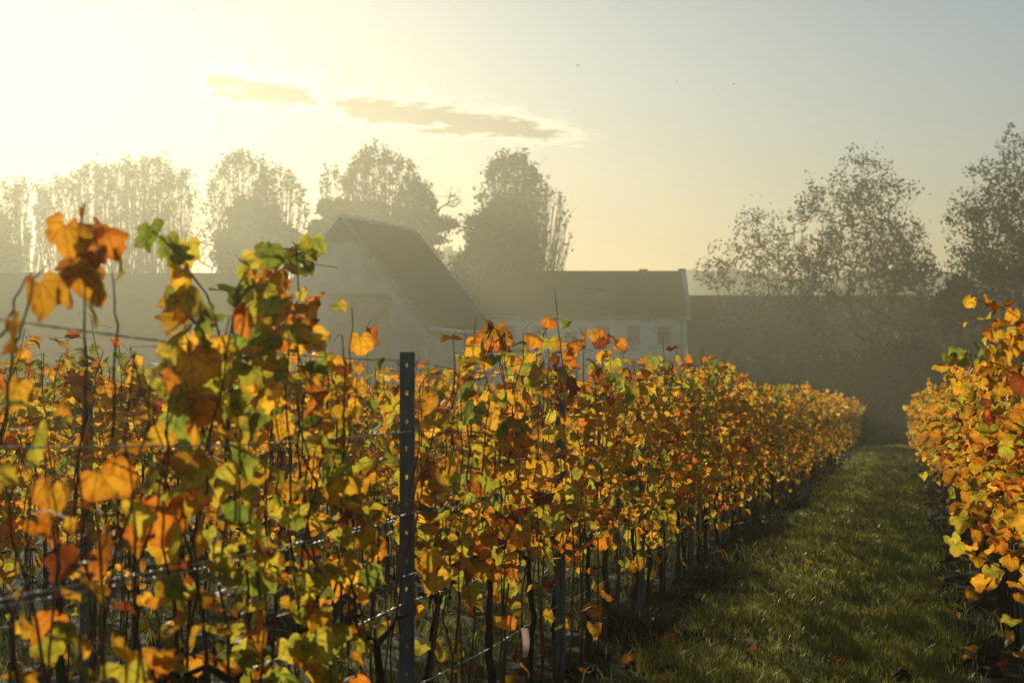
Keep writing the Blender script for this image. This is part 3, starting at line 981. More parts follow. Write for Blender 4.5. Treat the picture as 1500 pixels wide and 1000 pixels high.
# ------------------------------------------------------------------ trees
def leaf_quads(mb, pos, size, rs, c0, c1, spread=1.0):
    n = len(pos)
    a = rs.normal(0, 1, (n, 3)); a /= np.linalg.norm(a, axis=1, keepdims=True)
    b = np.cross(a, rs.normal(0, 1, (n, 3))); b /= np.linalg.norm(b, axis=1, keepdims=True)
    s = (size * rs.uniform(.6, 1.35, n))[:, None]
    v = np.stack([pos - a * s, pos + b * s * .55, pos + a * s, pos - b * s * .55], 1).reshape(-1, 3)
    g = rs.rand(n, 1)
    c = np.repeat(np.array([c0]) * (1 - g) + np.array([c1]) * g, 4, 0)
    mb.add(v, (np.arange(n) * 4)[:, None] + np.arange(4)[None], col=c)


def poplar(px, D, pxw, py_top, seed, label, nst=60, leafy=1.0, leafsize=.185, tuft=.72, base_px=None):
    """upswept broom-shaped poplar: many near-vertical stems, leaf tufts left at the top"""
    rs = np.random.RandomState(seed)
    x, y = ground_at(px, D); H = height_at(py_top, D); R = pxw / FPX * D / 2
    t = thing('poplar_tree', label, 'tree', (x, y, 0), 0, 'poplars behind the farm buildings')
    tk, br, cr = MB(), MB(), MB()
    tz = np.linspace(-.3, H * .82, 10)
    tx = np.cumsum(rs.normal(0, .05, 10)); ty = np.cumsum(rs.normal(0, .05, 10)); tx[0] = ty[0] = 0
    r0 = .03 * H * .5
    tk.tube(np.stack([tx, ty, tz], -1), np.linspace(r0, .04, 10), 6)
    L = []
    for i in range(nst):
        s = rs.uniform(.06, .50) * H
        bp = np.array([np.interp(s, tz, tx), np.interp(s, tz, ty), s])
        a = rs.rand() * 2 * math.pi
        q = math.sqrt(rs.rand())
        zt_ = (H - 1.75 * R * (1 - max(0, 1 - q ** 2.3) ** .5)) * rs.uniform(.965, 1.005)
        if rs.rand() < .22: zt_ -= H * .20 * rs.rand()
        s = min(s, zt_ * .55); bp = np.array([np.interp(s, tz, tx), np.interp(s, tz, ty), s])
        tip = np.array([R * q * math.cos(a), R * q * math.sin(a), zt_])
        u = np.linspace(0, 1, 7)[:, None]
        ctrl = np.array([bp[0] + (tip[0] - bp[0]) * .62, bp[1] + (tip[1] - bp[1]) * .62, bp[2] + (tip[2] - bp[2]) * .40])
        P = (1 - u) ** 2 * bp + 2 * u * (1 - u) * ctrl + u * u * tip + rs.normal(0, .06, (7, 3))
        P[0] = bp
        br.tube(P, np.linspace(.058, .017, 7), 4, cap=False)
        for k in range(5):        # short upright side twigs
            w = rs.uniform(.25, 1)
            p0 = np.array([np.interp(w, np.linspace(0, 1, 7), P[:, j]) for j in range(3)])
            o_ = .45 * (tip[:2] - bp[:2]) / R; p1 = p0 + np.array([o_[0] + rs.normal(0, .3), o_[1] + rs.normal(0, .3), 1.0]) * rs.uniform(.5, 1.4)
            br.tube(np.array([p0, (p0 + p1) / 2 + rs.normal(0, .05, 3), p1]), [.023, .018, .012], 3, cap=False)
            if p1[2] < zt_ + .4 and w > tuft - .25 and rs.rand() < .8:      # leaf tufts sit towards the stem ends
                m = int(rs.poisson(2.6 * leafy))
                if m: L.append(p1 + rs.normal(0, 1, (m, 3)) * np.array([.13, .13, .22]))
        m = int(rs.poisson(14 * leafy))
        if m: L.append(tip + rs.normal(0, 1, (m, 3)) * np.array([.15, .15, .33]))
    if not L: L = [np.array([[0, 0, H]])]
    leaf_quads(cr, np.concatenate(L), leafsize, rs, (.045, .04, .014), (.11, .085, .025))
    tk.build('trunk', M['treebark'], t, True); br.build('branches', M['twig'], t); cr.build('crown', M['treeleaf'], t)
    return t


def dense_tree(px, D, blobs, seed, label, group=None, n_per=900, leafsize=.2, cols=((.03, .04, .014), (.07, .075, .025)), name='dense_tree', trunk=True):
    """thick-crowned tree or bush: leaf clumps crowd a few irregular masses (photo px, py, half-width, half-height)"""
    rs = np.random.RandomState(seed)
    x, y = ground_at(px, D); s = D / FPX
    t = thing(name, label, 'bush' if name.endswith('bush') else 'tree', (x, y, 0), YAW, group)
    cr, br = MB(), MB()
    L = []
    for bx, by, rw, rh in blobs:
        c = np.array([(bx - px) * s, rs.uniform(-.6, .6), height_at(by, D)])
        rw_, rh_ = rw * s, rh * s
        vol = rw_ * rh_
        m = max(20, int(6 * math.sqrt(vol) * 4))
        dirs = rs.normal(0, 1, (m, 3)); dirs /= np.linalg.norm(dirs, axis=1, keepdims=True)
        cen = c + dirs * np.array([rw_, max(rw_, 1.2) * .9, rh_]) * rs.uniform(.62, .95, (m, 1))
        k = int(n_per / 10)
        cl = rs.uniform(.25, .6, m) * (.25 + .13 * min(rw_, rh_))
        L.append((cen[:, None] + rs.normal(0, 1, (m, k, 3)) * cl[:, None, None]).reshape(-1, 3))
        q = rs.normal(0, .45, (int(n_per * .8), 3)) * np.array([rw_, rw_ * .9, rh_]) + c
        L.append(q)
        for kk in range(7):
            d = dirs[kk] * np.array([rw_, rw_, rh_]) * .9
            p0 = np.array([c[0] * .4, 0, max(.4, c[2] - rh_ * 1.0)])
            br.tube(np.array([p0, (p0 + c + d) / 2 + rs.normal(0, .15, 3), c + d]), [.12, .07, .02], 4, cap=False)
    P = np.concatenate(L); P = P[P[:, 2] > .05]
    leaf_quads(cr, P, leafsize, rs, *cols)
    if trunk:
        tk = MB(); hh = max(.8, min(height_at(b[1] + b[3] * .6, D) for b in blobs))
        tk.tube([(0, 0, -.3), (.05, 0, hh * .5), (0, .05, hh)], [.42, .33, .24], 8)
        tk.build('trunk', M['treebark'], t, True)
    br.build('branches', M['twig'], t)
    cr.build('crown', M['treeleaf'], t)
    return t


DP = 174.0
GPOP = [
    (-15, 90, 262, 30, 'hazy bare-stemmed poplar at the left frame edge, bleached by the sun'), (38, 62, 262, 26, 'slim hazy poplar, second from the left edge'), (88, 60, 258, 26, 'slim hazy poplar, third from the left edge'),
    (135, 66, 240, 34, 'hazy poplar with yellow top leaves, left of the tallest in its group'), (182, 70, 233, 36, 'hazy poplar in the middle of the left poplar group'), (222, 66, 230, 34, 'tallest poplar of the sunlit left group'), (258, 60, 252, 28, 'poplar at the right end of the sunlit left group'),
]
for i, (px, w, top, n, lab) in enumerate(GPOP):
    poplar(px, DP + (i % 3) * 3, w * 1.3, top, 500 + i, lab, int(n * 2.3), 1.0, .17)
poplar(352, DP, 104, 224, 520, 'broad poplar above the small dark tree, left half of the pair', 95, 1.1)
poplar(405, DP + 4, 90, 246, 521, 'broad poplar above the small dark tree, right half of the pair', 85, .9)
poplar(558, DP, 136, 216, 522, 'wide leafy poplar rising behind the steep barn roof', 190, 1.25)
poplar(610, DP + 5, 64, 268, 523, 'lower poplar leaning beside the wide one, right of the barn ridge', 110, .9)
poplar(484, DP + 6, 34, 246, 524, 'slim poplar whose tip stands left of the wide one behind the barn', 14, 1.2)
poplar(752, DP, 100, 224, 525, 'rounded poplar behind the big dark round tree', 160, 1.05)
poplar(784, DP + 4, 106, 258, 526, 'bare-twigged poplar at the right side of the dark round tree', 130, .2)

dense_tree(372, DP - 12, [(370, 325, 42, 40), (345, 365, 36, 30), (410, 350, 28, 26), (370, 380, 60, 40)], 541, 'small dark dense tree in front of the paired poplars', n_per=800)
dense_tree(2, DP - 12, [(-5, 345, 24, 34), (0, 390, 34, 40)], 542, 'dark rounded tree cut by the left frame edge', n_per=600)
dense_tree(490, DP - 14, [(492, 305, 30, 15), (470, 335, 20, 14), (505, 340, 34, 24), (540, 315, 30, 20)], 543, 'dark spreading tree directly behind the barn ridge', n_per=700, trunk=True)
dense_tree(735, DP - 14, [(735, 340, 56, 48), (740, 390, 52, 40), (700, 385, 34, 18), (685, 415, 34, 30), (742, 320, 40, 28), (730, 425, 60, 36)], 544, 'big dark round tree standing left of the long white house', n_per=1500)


def oak():
    D = DP - 16
    rs = np.random.RandomState(61)
    x, y = ground_at(608, D); s = D / FPX
    t = thing('gnarled_tree', 'gnarled tree with a bare forked limb reaching right of the barn', 'tree', (x, y, 0), YAW)
    tk, br, cr = MB(), MB(), MB()
    Q = lambda px, py, dy=0: np.array([(px - 608) * s, dy, height_at(py, D)])
    tk.tube([(0, 0, -.3), (0.1, 0, 3), Q(606, 430), Q(600, 390), Q(600, 350)], [.5, .42, .36, .28, .18], 8)
    limbs = [([(602, 360), (622, 330), (640, 308), (655, 298), (672, 290)], .13), ([(655, 298), (662, 284), (668, 287)], .05), ([(650, 300), (668, 302), (676, 292)], .05),
             ([(603, 375), (625, 355), (645, 349), (652, 347)], .14), ([(600, 350), (615, 320), (640, 318), (668, 326)], .10), ([(604, 380), (630, 370), (648, 372)], .08), ([(600, 350), (590, 320), (580, 300)], .1)]
    L = []
    for pts, r in limbs:
        P = resample([Q(a, b, rs.uniform(-.4, .4)) for a, b in pts], 8) + rs.normal(0, .05, (8, 3))
        br.tube(P, np.linspace(r, .035, 8), 5)
        for k in range(10):
            w = rs.uniform(.3, 1); p0 = np.array([np.interp(w, np.linspace(0, 1, 8), P[:, i]) for i in range(3)])
            p1 = p0 + rs.normal(0, 1, 3) * np.array([.5, .5, .4]) + (0, 0, .2)
            br.tube(np.array([p0, (p0 + p1) / 2 + rs.normal(0, .06, 3), p1]), [.028, .022, .012], 3)
    for bx, by, rw, rh, n in ((640, 328, 24, 12, 380), (655, 327, 14, 8, 240), (625, 345, 18, 16, 380), (640, 352, 14, 6, 160), (632, 372, 12, 8, 160), (640, 396, 10, 6, 70), (615, 320, 24, 20, 420)):
        L.append(Q(bx, by) + rs.normal(0, .55, (n, 3)) * np.array([rw * s, rw * s, rh * s]))
    leaf_quads(cr, np.concatenate(L), .2, rs, (.04, .045, .015), (.1, .085, .03))
    tk.build('trunk', M['treebark'], t, True); br.build('branches', M['twig'], t); cr.build('crown', M['treeleaf'], t)


oak()

def crown_tree(px, D, blobs, npts, seed, label, group, leaves_per=8, leafsize=.11, cols=((.055, .06, .018), (.14, .115, .03)), fork=.10, name='leafy_tree', lean=0.0, base_r=.26):
    """broadleaf tree whose limbs reach out to fill a crown outline (photo px, py, half-width, half-height)"""
    rs = np.random.RandomState(seed)
    x, y = ground_at(px, D); s = D / FPX
    t = thing(name, label, 'tree', (x, y, 0), YAW, group)
    E = np.array([[(bx - px) * s, height_at(by, D), rw * s, rh * s] for bx, by, rw, rh in blobs])
    area = E[:, 2] * E[:, 3]; pts = []
    while len(pts) < npts:
        e = E[rs.choice(len(E), p=area / area.sum())]
        d = rs.normal(0, 1, 3); d /= np.linalg.norm(d); d *= rs.rand() ** (1 / 2.4)
        p = np.array([e[0] + d[0] * e[2], d[1] * e[2] * .9, e[1] + d[2] * e[3]])
        q = p * .55 + seed
        clump = math.sin(q[0] * 1.9 + 1.3 * math.sin(q[2] * 1.3)) * math.sin(q[2] * 2.3 + math.sin(q[1] * 2)) + .6 * math.sin(q[1] * 2.1 + q[0])
        if p[2] > 1.5 and clump > -.45 - .5 * rs.rand(): pts.append(p)
    pts = np.array(pts)
    H = (E[:, 1] + E[:, 3]).max()
    zt = np.linspace(-.3, H * .62, 14)
    N = [np.array([lean * z * .1 + .10 * math.sin(z * .7 + seed) * (z > .5), .08 * math.sin(z * .9 + 2 * seed), z]) for z in zt]
    par = [-1] + list(range(13))
    zf = fork * H
    A_ = np.zeros((60000, 3)); A_[:14] = N; n = 14
    d0 = np.linalg.norm((pts - np.array([0, 0, zf])) * np.array([1, 1, .8]), axis=1)
    for k in np.argsort(d0):
        p = pts[k]
        v = p - A_[:n]
        dist = np.linalg.norm(v, axis=1)
        cost = dist + np.where(v[:, 2] < .35 * dist, (.35 * dist - v[:, 2]) * 1.6, 0) + np.where(A_[:n, 2] < zf * .8, 50, 0)
        b = int(np.argmin(cost)); L_ = dist[b]
        m = max(1, int(L_ / .45))
        prev = b
        for q in range(1, m + 1):
            u = q / m
            c = A_[b] + (p - A_[b]) * u
            c = c + np.array([0, 0, -.10 * L_ * math.sin(u * math.pi)]) + (rs.normal(0, .045, 3) if q < m else 0)
            A_[n] = c; par.append(prev); prev = n; n += 1
    par = np.array(par); A_ = A_[:n]
    w = np.zeros(n); kids = np.bincount(par[par >= 0], minlength=n); w[kids == 0] = 1
    for k in range(n - 1, 0, -1): w[par[k]] += w[k]
    r = .0125 * np.maximum(w, 1) ** .46
    r *= min(1, base_r / r[0]) if r[0] > base_r else 1
    r = np.maximum(r, .0115)
    tk, br, cr = MB(), MB(), MB()
    # chains: follow the heaviest child
    heavy = np.full(n, -1)
    for k in range(1, n):
        if heavy[par[k]] < 0 or w[k] > w[heavy[par[k]]]: heavy[par[k]] = k
    for st in range(n):
        if st and heavy[par[st]] == st: continue
        ch = [par[st]] if st else []
        k = st
        while k >= 0: ch.append(k); k = heavy[k]
        if len(ch) < 2: continue
        rr = r[ch].copy()
        if st: rr[0] = rr[1]
        (tk if st == 0 else br).tube(A_[ch], rr, 7 if st == 0 else (5 if rr[0] > .05 else 3), cap=False)
    tk.build('trunk', M['treebark'], t, True); br.build('branches', M['twig'], t)
    m = rs.poisson(leaves_per, len(pts))
    P = np.repeat(pts, m, 0) + rs.normal(0, .21, (m.sum(), 3)) * np.array([1, 1, .8])
    far = np.where(kids == 0)[0]
    leaf_quads(cr, P, leafsize, rs, *cols)
    cr.build('crown', M['treeleaf'], t)
    return t


GT = 'airy trees in front of the long barn'
YEL = ((.08, .075, .02), (.20, .14, .03))
crown_tree(1112, 126, [(1112, 350, 42, 48), (1085, 385, 62, 42), (1135, 385, 36, 52), (1050, 400, 32, 26), (1110, 455, 70, 40)], 500, 550, 'low spreading tree, leftmost of the airy trees right of the house', GT, 6, .105, base_r=.2)
crown_tree(1187, 118, [(1189, 300, 30, 55), (1180, 355, 44, 60), (1205, 375, 36, 55), (1165, 405, 36, 35), (1190, 460, 55, 50)], 560, 551, 'narrow airy tree between the spreading tree and the tallest one', GT, 7, .105, base_r=.2)
crown_tree(1265, 120, [(1266, 275, 52, 68), (1250, 330, 62, 70), (1310, 320, 48, 70), (1235, 390, 55, 50), (1325, 375, 50, 55), (1280, 380, 60, 60), (1270, 465, 90, 55)], 1120, 552, 'tallest airy leafy tree, its rounded top above the barn roof', GT, 7, .105, base_r=.28)
crown_tree(1330, 114, [(1328, 380, 42, 48), (1350, 405, 34, 30), (1290, 400, 36, 40), (1340, 470, 60, 50)], 420, 553, 'lower yellowing tree leaning right below the tallest airy tree', GT, 8, .105, YEL, base_r=.18)
crown_tree(1496, 112, [(1500, 260, 46, 92), (1450, 290, 44, 66), (1545, 300, 60, 90), (1425, 330, 46, 52), (1490, 340, 70, 70), (1440, 390, 52, 50)], 1000, 554, 'large airy tree at the right frame edge', GT, 8, .105, base_r=.3)
crown_tree(1468, 106, [(1468, 375, 62, 50), (1430, 400, 46, 40), (1505, 400, 60, 50)], 420, 555, 'lower bushy tree under the large tree at the right edge', GT, 12, .105, ((.06, .06, .018), (.13, .12, .03)), base_r=.2)
dense_tree(1405, 106, [(1405, 425, 22, 22), (1395, 455, 32, 30), (1430, 450, 30, 26)], 556, 'small dark bush below the gap between the right hand trees', None, 500, .16, name='dark_bush')
for i, (px, py, rw, D, lab) in enumerate(((1235, 585, 60, 100, 'dim hedge bush beyond the end of the left vine row'), (1310, 575, 50, 97, 'dim hedge bush closing the end of the grass path'), (1385, 570, 60, 100, 'dim hedge bush beyond the end of the right vine row'),
                                      (1060, 552, 55, 108, 'dim hedge bush between the white house and the airy trees'), (1190, 548, 48, 106, 'tall dim hedge bush under the narrow airy tree'), (1275, 545, 44, 103, 'tall dim hedge bush under the tallest airy tree'), (1345, 540, 50, 105, 'tall dim hedge bush left of the dark bush at the right'), (1450, 530, 60, 101, 'dim hedge bush below the large tree at the right edge'),
                                      (1140, 560, 70, 104, 'dim hedge bush under the airy trees near the long barn'))):
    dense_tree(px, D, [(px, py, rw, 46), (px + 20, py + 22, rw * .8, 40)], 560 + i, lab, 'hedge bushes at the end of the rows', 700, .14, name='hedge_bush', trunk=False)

crown_tree(303, DP - 16, [(303, 330, 30, 42), (285, 350, 24, 32), (322, 352, 24, 34)], 200, 540, 'small bare branched tree between two poplar groups', None, 1.2, .12, name='bare_tree', base_r=.16)
# far misty trees in the gap beside the gnarled tree, and on the right horizon
for i, (px, top, w) in enumerate(((645, 372, 16), (657, 366, 16), (668, 374, 16), (634, 384, 14))):
    poplar(px, 296 + i * 6, w * 1.5, top, 580 + i, 'pale misty poplar far away in the gap right of the barn', 26, 1.2, .4, tuft=.3)

hx = np.linspace(900, 1600, 80)
hl = MB()
top, bot = [], []
for i, px in enumerate(hx):
    D = 362 + 8 * math.sin(i * .3)
    x, y = ground_at(px, D); z = height_at(400 + 6 * math.sin(i * .21 + 1) + 3 * math.sin(i * .9), D)
    top.append((x, y, z)); x, y = ground_at(px, D - 70); bot.append((x, y, -.2))
x2 = [ground_at(px, 460) + (-.2,) for px in hx]
n = len(hx)
hl.add(bot + top + x2, [(i, i + 1, n + i + 1, n + i) for i in range(n - 1)] + [(n + i, n + i + 1, 2 * n + i + 1, 2 * n + i) for i in range(n - 1)], col=(.05, .06, .03))
M['hill'] = noise_mat('wooded_hill', (.035, .045, .02), (.07, .07, .035), .12, .95)
tag(hl.build('hills', M['hill'], smooth=True), kind='structure')

# ------------------------------------------------------------------ buildings
def wall_front(mb, x0, x1, z0, z1, y, openings, depth=.18):
    """a wall face at y with real openings and their reveals"""
    xs = sorted({x0, x1, *[o[0] for o in openings], *[o[1] for o in openings]})
    zs = sorted({z0, z1, *[o[2] for o in openings], *[o[3] for o in openings]})
    for a, b in zip(xs[:-1], xs[1:]):
        for c, d in zip(zs[:-1], zs[1:]):
            mx, mz = (a + b) / 2, (c + d) / 2
            if any(o[0] < mx < o[1] and o[2] < mz < o[3] for o in openings): continue
            mb.add([(a, y, c), (b, y, c), (b, y, d), (a, y, d)], [(0, 1, 2, 3)])
    for a, b, c, d in openings:
        y2 = y + depth
        mb.add([(a, y, c), (a, y2, c), (a, y2, d), (a, y, d)], [(0, 1, 2, 3)])
        mb.add([(b, y, c), (b, y, d), (b, y2, d), (b, y2, c)], [(0, 1, 2, 3)])
        mb.add([(a, y, d), (a, y2, d), (b, y2, d), (b, y, d)], [(0, 1, 2, 3)])
        mb.add([(a, y, c), (b, y, c), (b, y2, c), (a, y2, c)], [(0, 1, 2, 3)])


def shell(mb, x0, x1, y0, y1, zE, zR, openings=()):
    """walls of a ridge-along-X building"""
    wall_front(mb, x0, x1, -.2, zE, y0, list(openings))
    ym = (y0 + y1) / 2
    for x in (x0, x1):
        mb.add([(x, y0, -.2), (x, y1, -.2), (x, y1, zE), (x, ym, zR), (x, y0, zE)], [(0, 1, 2, 4)], [(2, 3, 4)])
    mb.add([(x0, y1, -.2), (x1, y1, -.2), (x1, y1, zE), (x0, y1, zE)], [(0, 1, 2, 3)])


def gable_roof(mb, x0, x1, y0, y1, zE, zR, over=.25, th=.14):
    ym = (y0 + y1) / 2
    k = (zR - zE) / (ym - y0)
    ya, yb = y0 - over, y1 + over
    za = zE - over * k
    for s in (0, 1):
        ye = ya if s == 0 else yb
        v = [(x0 - over, ye, za), (x1 + over, ye, za), (x1 + over, ym, zR), (x0 - over, ym, zR)]
        v += [(a, b, c + th) for a, b, c in v]
        mb.add(v, [(0, 1, 2, 3), (4, 5, 6, 7), (0, 1, 5, 4), (1, 2, 6, 5), (0, 3, 7, 4)])


def window(parent, cx, cz, w, h, y, label=None):
    f, g = MB(), MB()
    t = .07
    yy0, yy1 = y + .06, y + .13
    f.box(cx - w / 2, cx - w / 2 + t, yy0, yy1, cz - h / 2, cz + h / 2); f.box(cx + w / 2 - t, cx + w / 2, yy0, yy1, cz - h / 2, cz + h / 2)
    f.box(cx - w / 2 + t, cx + w / 2 - t, yy0, yy1, cz - h / 2, cz - h / 2 + t); f.box(cx - w / 2 + t, cx + w / 2 - t, yy0, yy1, cz + h / 2 - t, cz + h / 2)
    f.box(cx - .035, cx + .035, yy0 + .002, yy1, cz - h / 2 + t, cz + h / 2 - t)
    f.box(cx - w / 2 + t, cx - .035, yy0 + .004, yy1, cz + h * .18, cz + h * .18 + .05); f.box(cx + .035, cx + w / 2 - t, yy0 + .004, yy1, cz + h * .18, cz + h * .18 + .05)
    o = f.build('window', M['shutter'], parent)
    g.add([(cx - w / 2, y + .1, cz - h / 2), (cx + w / 2, y + .1, cz - h / 2), (cx + w / 2, y + .1, cz + h / 2), (cx - w / 2, y + .1, cz + h / 2)], [(0, 1, 2, 3)])
    g.build('pane', M['shutter'] if label == 'shut' else M['glass'], o)
    s = MB(); s.box(cx - w / 2 - .08, cx + w / 2 + .08, y - .07, y - .002, cz - h / 2 - .1, cz - h / 2 - .005); s.build('sill', M['frame'], o)
    return o


def farmhouse():
    D = 148.0
    x, y = ground_at(855, D); s = D / FPX
    X = lambda px: (px - 855) * s
    Zp = lambda py: height_at(py, D)
    h = thing('farmhouse', 'long white farmhouse with tiled roof and two chimneys', 'house', (x, y, 0), YAW)
    x0, x1, y0, y1 = X(703), X(1006), 0.0, 9.0
    zE, zR = Zp(459), Zp(395) + .25
    wins = []
    for px in (745, 789, 883, 928, 973):
        wins.append((X(px) - .5, X(px) + .5, Zp(503), Zp(477)))
    for px in (745, 789, 837, 883, 928, 973):
        wins.append((X(px) - .5, X(px) + .5, Zp(560), Zp(526)))
    for px in (745, 837, 883, 973):
        wins.append((X(px) - .5, X(px) + .5, Zp(612), Zp(580)))
    wins.append((X(837) - .5, X(837) + .5, Zp(512), Zp(487)))
    w = MB(); shell(w, x0, x1, y0, y1, zE, zR - .15, wins); w.build('wall', M['plaster'], h)
    for i, (a, b, c, d) in enumerate(wins): window(h, (a + b) / 2, (c + d) / 2, b - a, d - c, y0)
    hl_ = MB()  # vent holes under the eave: dark raised plates added in place of shaded openings
    for px in (766, 813, 860, 906, 951, 992): hl_.box(X(px) - .09, X(px) + .09, y0 - .03, y0 - .003, Zp(468), Zp(465))
    hl_.build('vent_hole_plates', M['boards'], h)
    r = MB(); gable_roof(r, x0 + .26, x1 - .28, y0, y1, zE, zR - .14); ro = r.build('roof', M['roof'], h)
    ym = (y0 + y1) / 2
    for px, w_, top, dy in ((948.5, .26, 390, 0), (1007, .20, 389, .2)):
        c = MB(); c.box(X(px) - w_, X(px) + w_, ym - .4 + dy, ym + .4 + dy, zR - 1, Zp(top)); c.box(X(px) - w_ - .05, X(px) + w_ + .05, ym - .45 + dy, ym + .45 + dy, Zp(top) + .001, Zp(top) + .1)
        c.build('chimney', M['brickwall'], ro)
    # stepped edge of the right gable, pale coping
    cp = MB()
    for sgn, yE in ((0, y0 - .15), (1, y1 + .15)):
        v = [(x1 - .02, yE, zE - .2), (x1 + .35, yE, zE - .2), (x1 + .35, ym, zR + .12), (x1 - .02, ym, zR + .12)]
        v += [(a, b, c - .3) for a, b, c in v]
        cp.add(v, [(0, 1, 2, 3), (7, 6, 5, 4), (0, 1, 5, 4), (1, 2, 6, 5), (0, 3, 7, 4)])
    cp.build('gable_coping', M['plaster'], h)
    gt = MB(); gt.tube([(x0 - .2, y0 - .33, zE - .36), (x1 - .1, y0 - .33, zE - .38)], .07, 6); gt.tube([(x1 - .35, y0 - .1, zE - .4), (x1 - .35, y0 - .1, -.1)], .05, 6)
    gt.build('gutter', M['steel'], h)
    # dormer
    d = MB(); k = (zR - zE) / (ym - y0); cxd = X(882); zb = zE + .55; yb = y0 + .55 / k
    wd, hd = 1.1, 1.25
    d.box(cxd - wd, cxd + wd, yb - .02, yb + hd / k + .3, zb, zb + hd)
    dm = d.build('dormer', M['boards'], h)
    dr = MB(); dr.box(cxd - wd - .15, cxd + wd + .15, yb - .2, yb + (hd + .2) / k + .3, zb + hd + .003, zb + hd + .16); dr.build('dormer_roof', M['roof'], dm)
    dp = MB(); dp.box(cxd - .42, cxd + .42, yb - .04, yb - .023, zb + .3, zb + hd - .12); dp.build('dormer_window', M['shutter'], dm)


farmhouse()


def long_barn(px0, px1, D, py_r, py_e, label, seed, rz=0.0, wallm='brickwall', pale=False):
    s = D / FPX; pm = (px0 + px1) / 2
    x, y = ground_at(pm, D)
    b = thing('barn', label, 'barn', (x, y, 0), YAW + rz, 'long barns of the farm')
    L = (px1 - px0) * s / 2
    zE, zR = height_at(py_e, D), height_at(py_r, D) - .1
    ops = [(-L * .62 - 1.2, -L * .62 + 1.2, -.15, min(3.4, zE - .5)), (L * .3 - .6, L * .3 + .6, 2.2, min(3.4, zE - .4)), (L * .68 - .6, L * .68 + .6, 2.2, min(3.4, zE - .4))]
    w = MB(); shell(w, -L, L, 0, 9, zE, zR - .1, ops); w.build('wall', M[wallm], b)
    r = MB(); gable_roof(r, -L, L, 0, 9, zE, zR - .05); r.build('roof', M['roof'], b)
    a = ops[0]; d = MB(); d.box(a[0], a[1], .08, .14, a[2], a[3]); d.build('door', M['boards'], b)
    for a in ops[1:]: window(b, (a[0] + a[1]) / 2, (a[2] + a[3]) / 2, a[1] - a[0], a[3] - a[2], 0)
    return b


long_barn(1012, 1560, 152, 427, 514, 'long brick barn behind the airy trees right of the house', 1)
long_barn(-160, 385, 112, 391, 490, 'long hazy barn below the sunlit poplars at the left', 2)


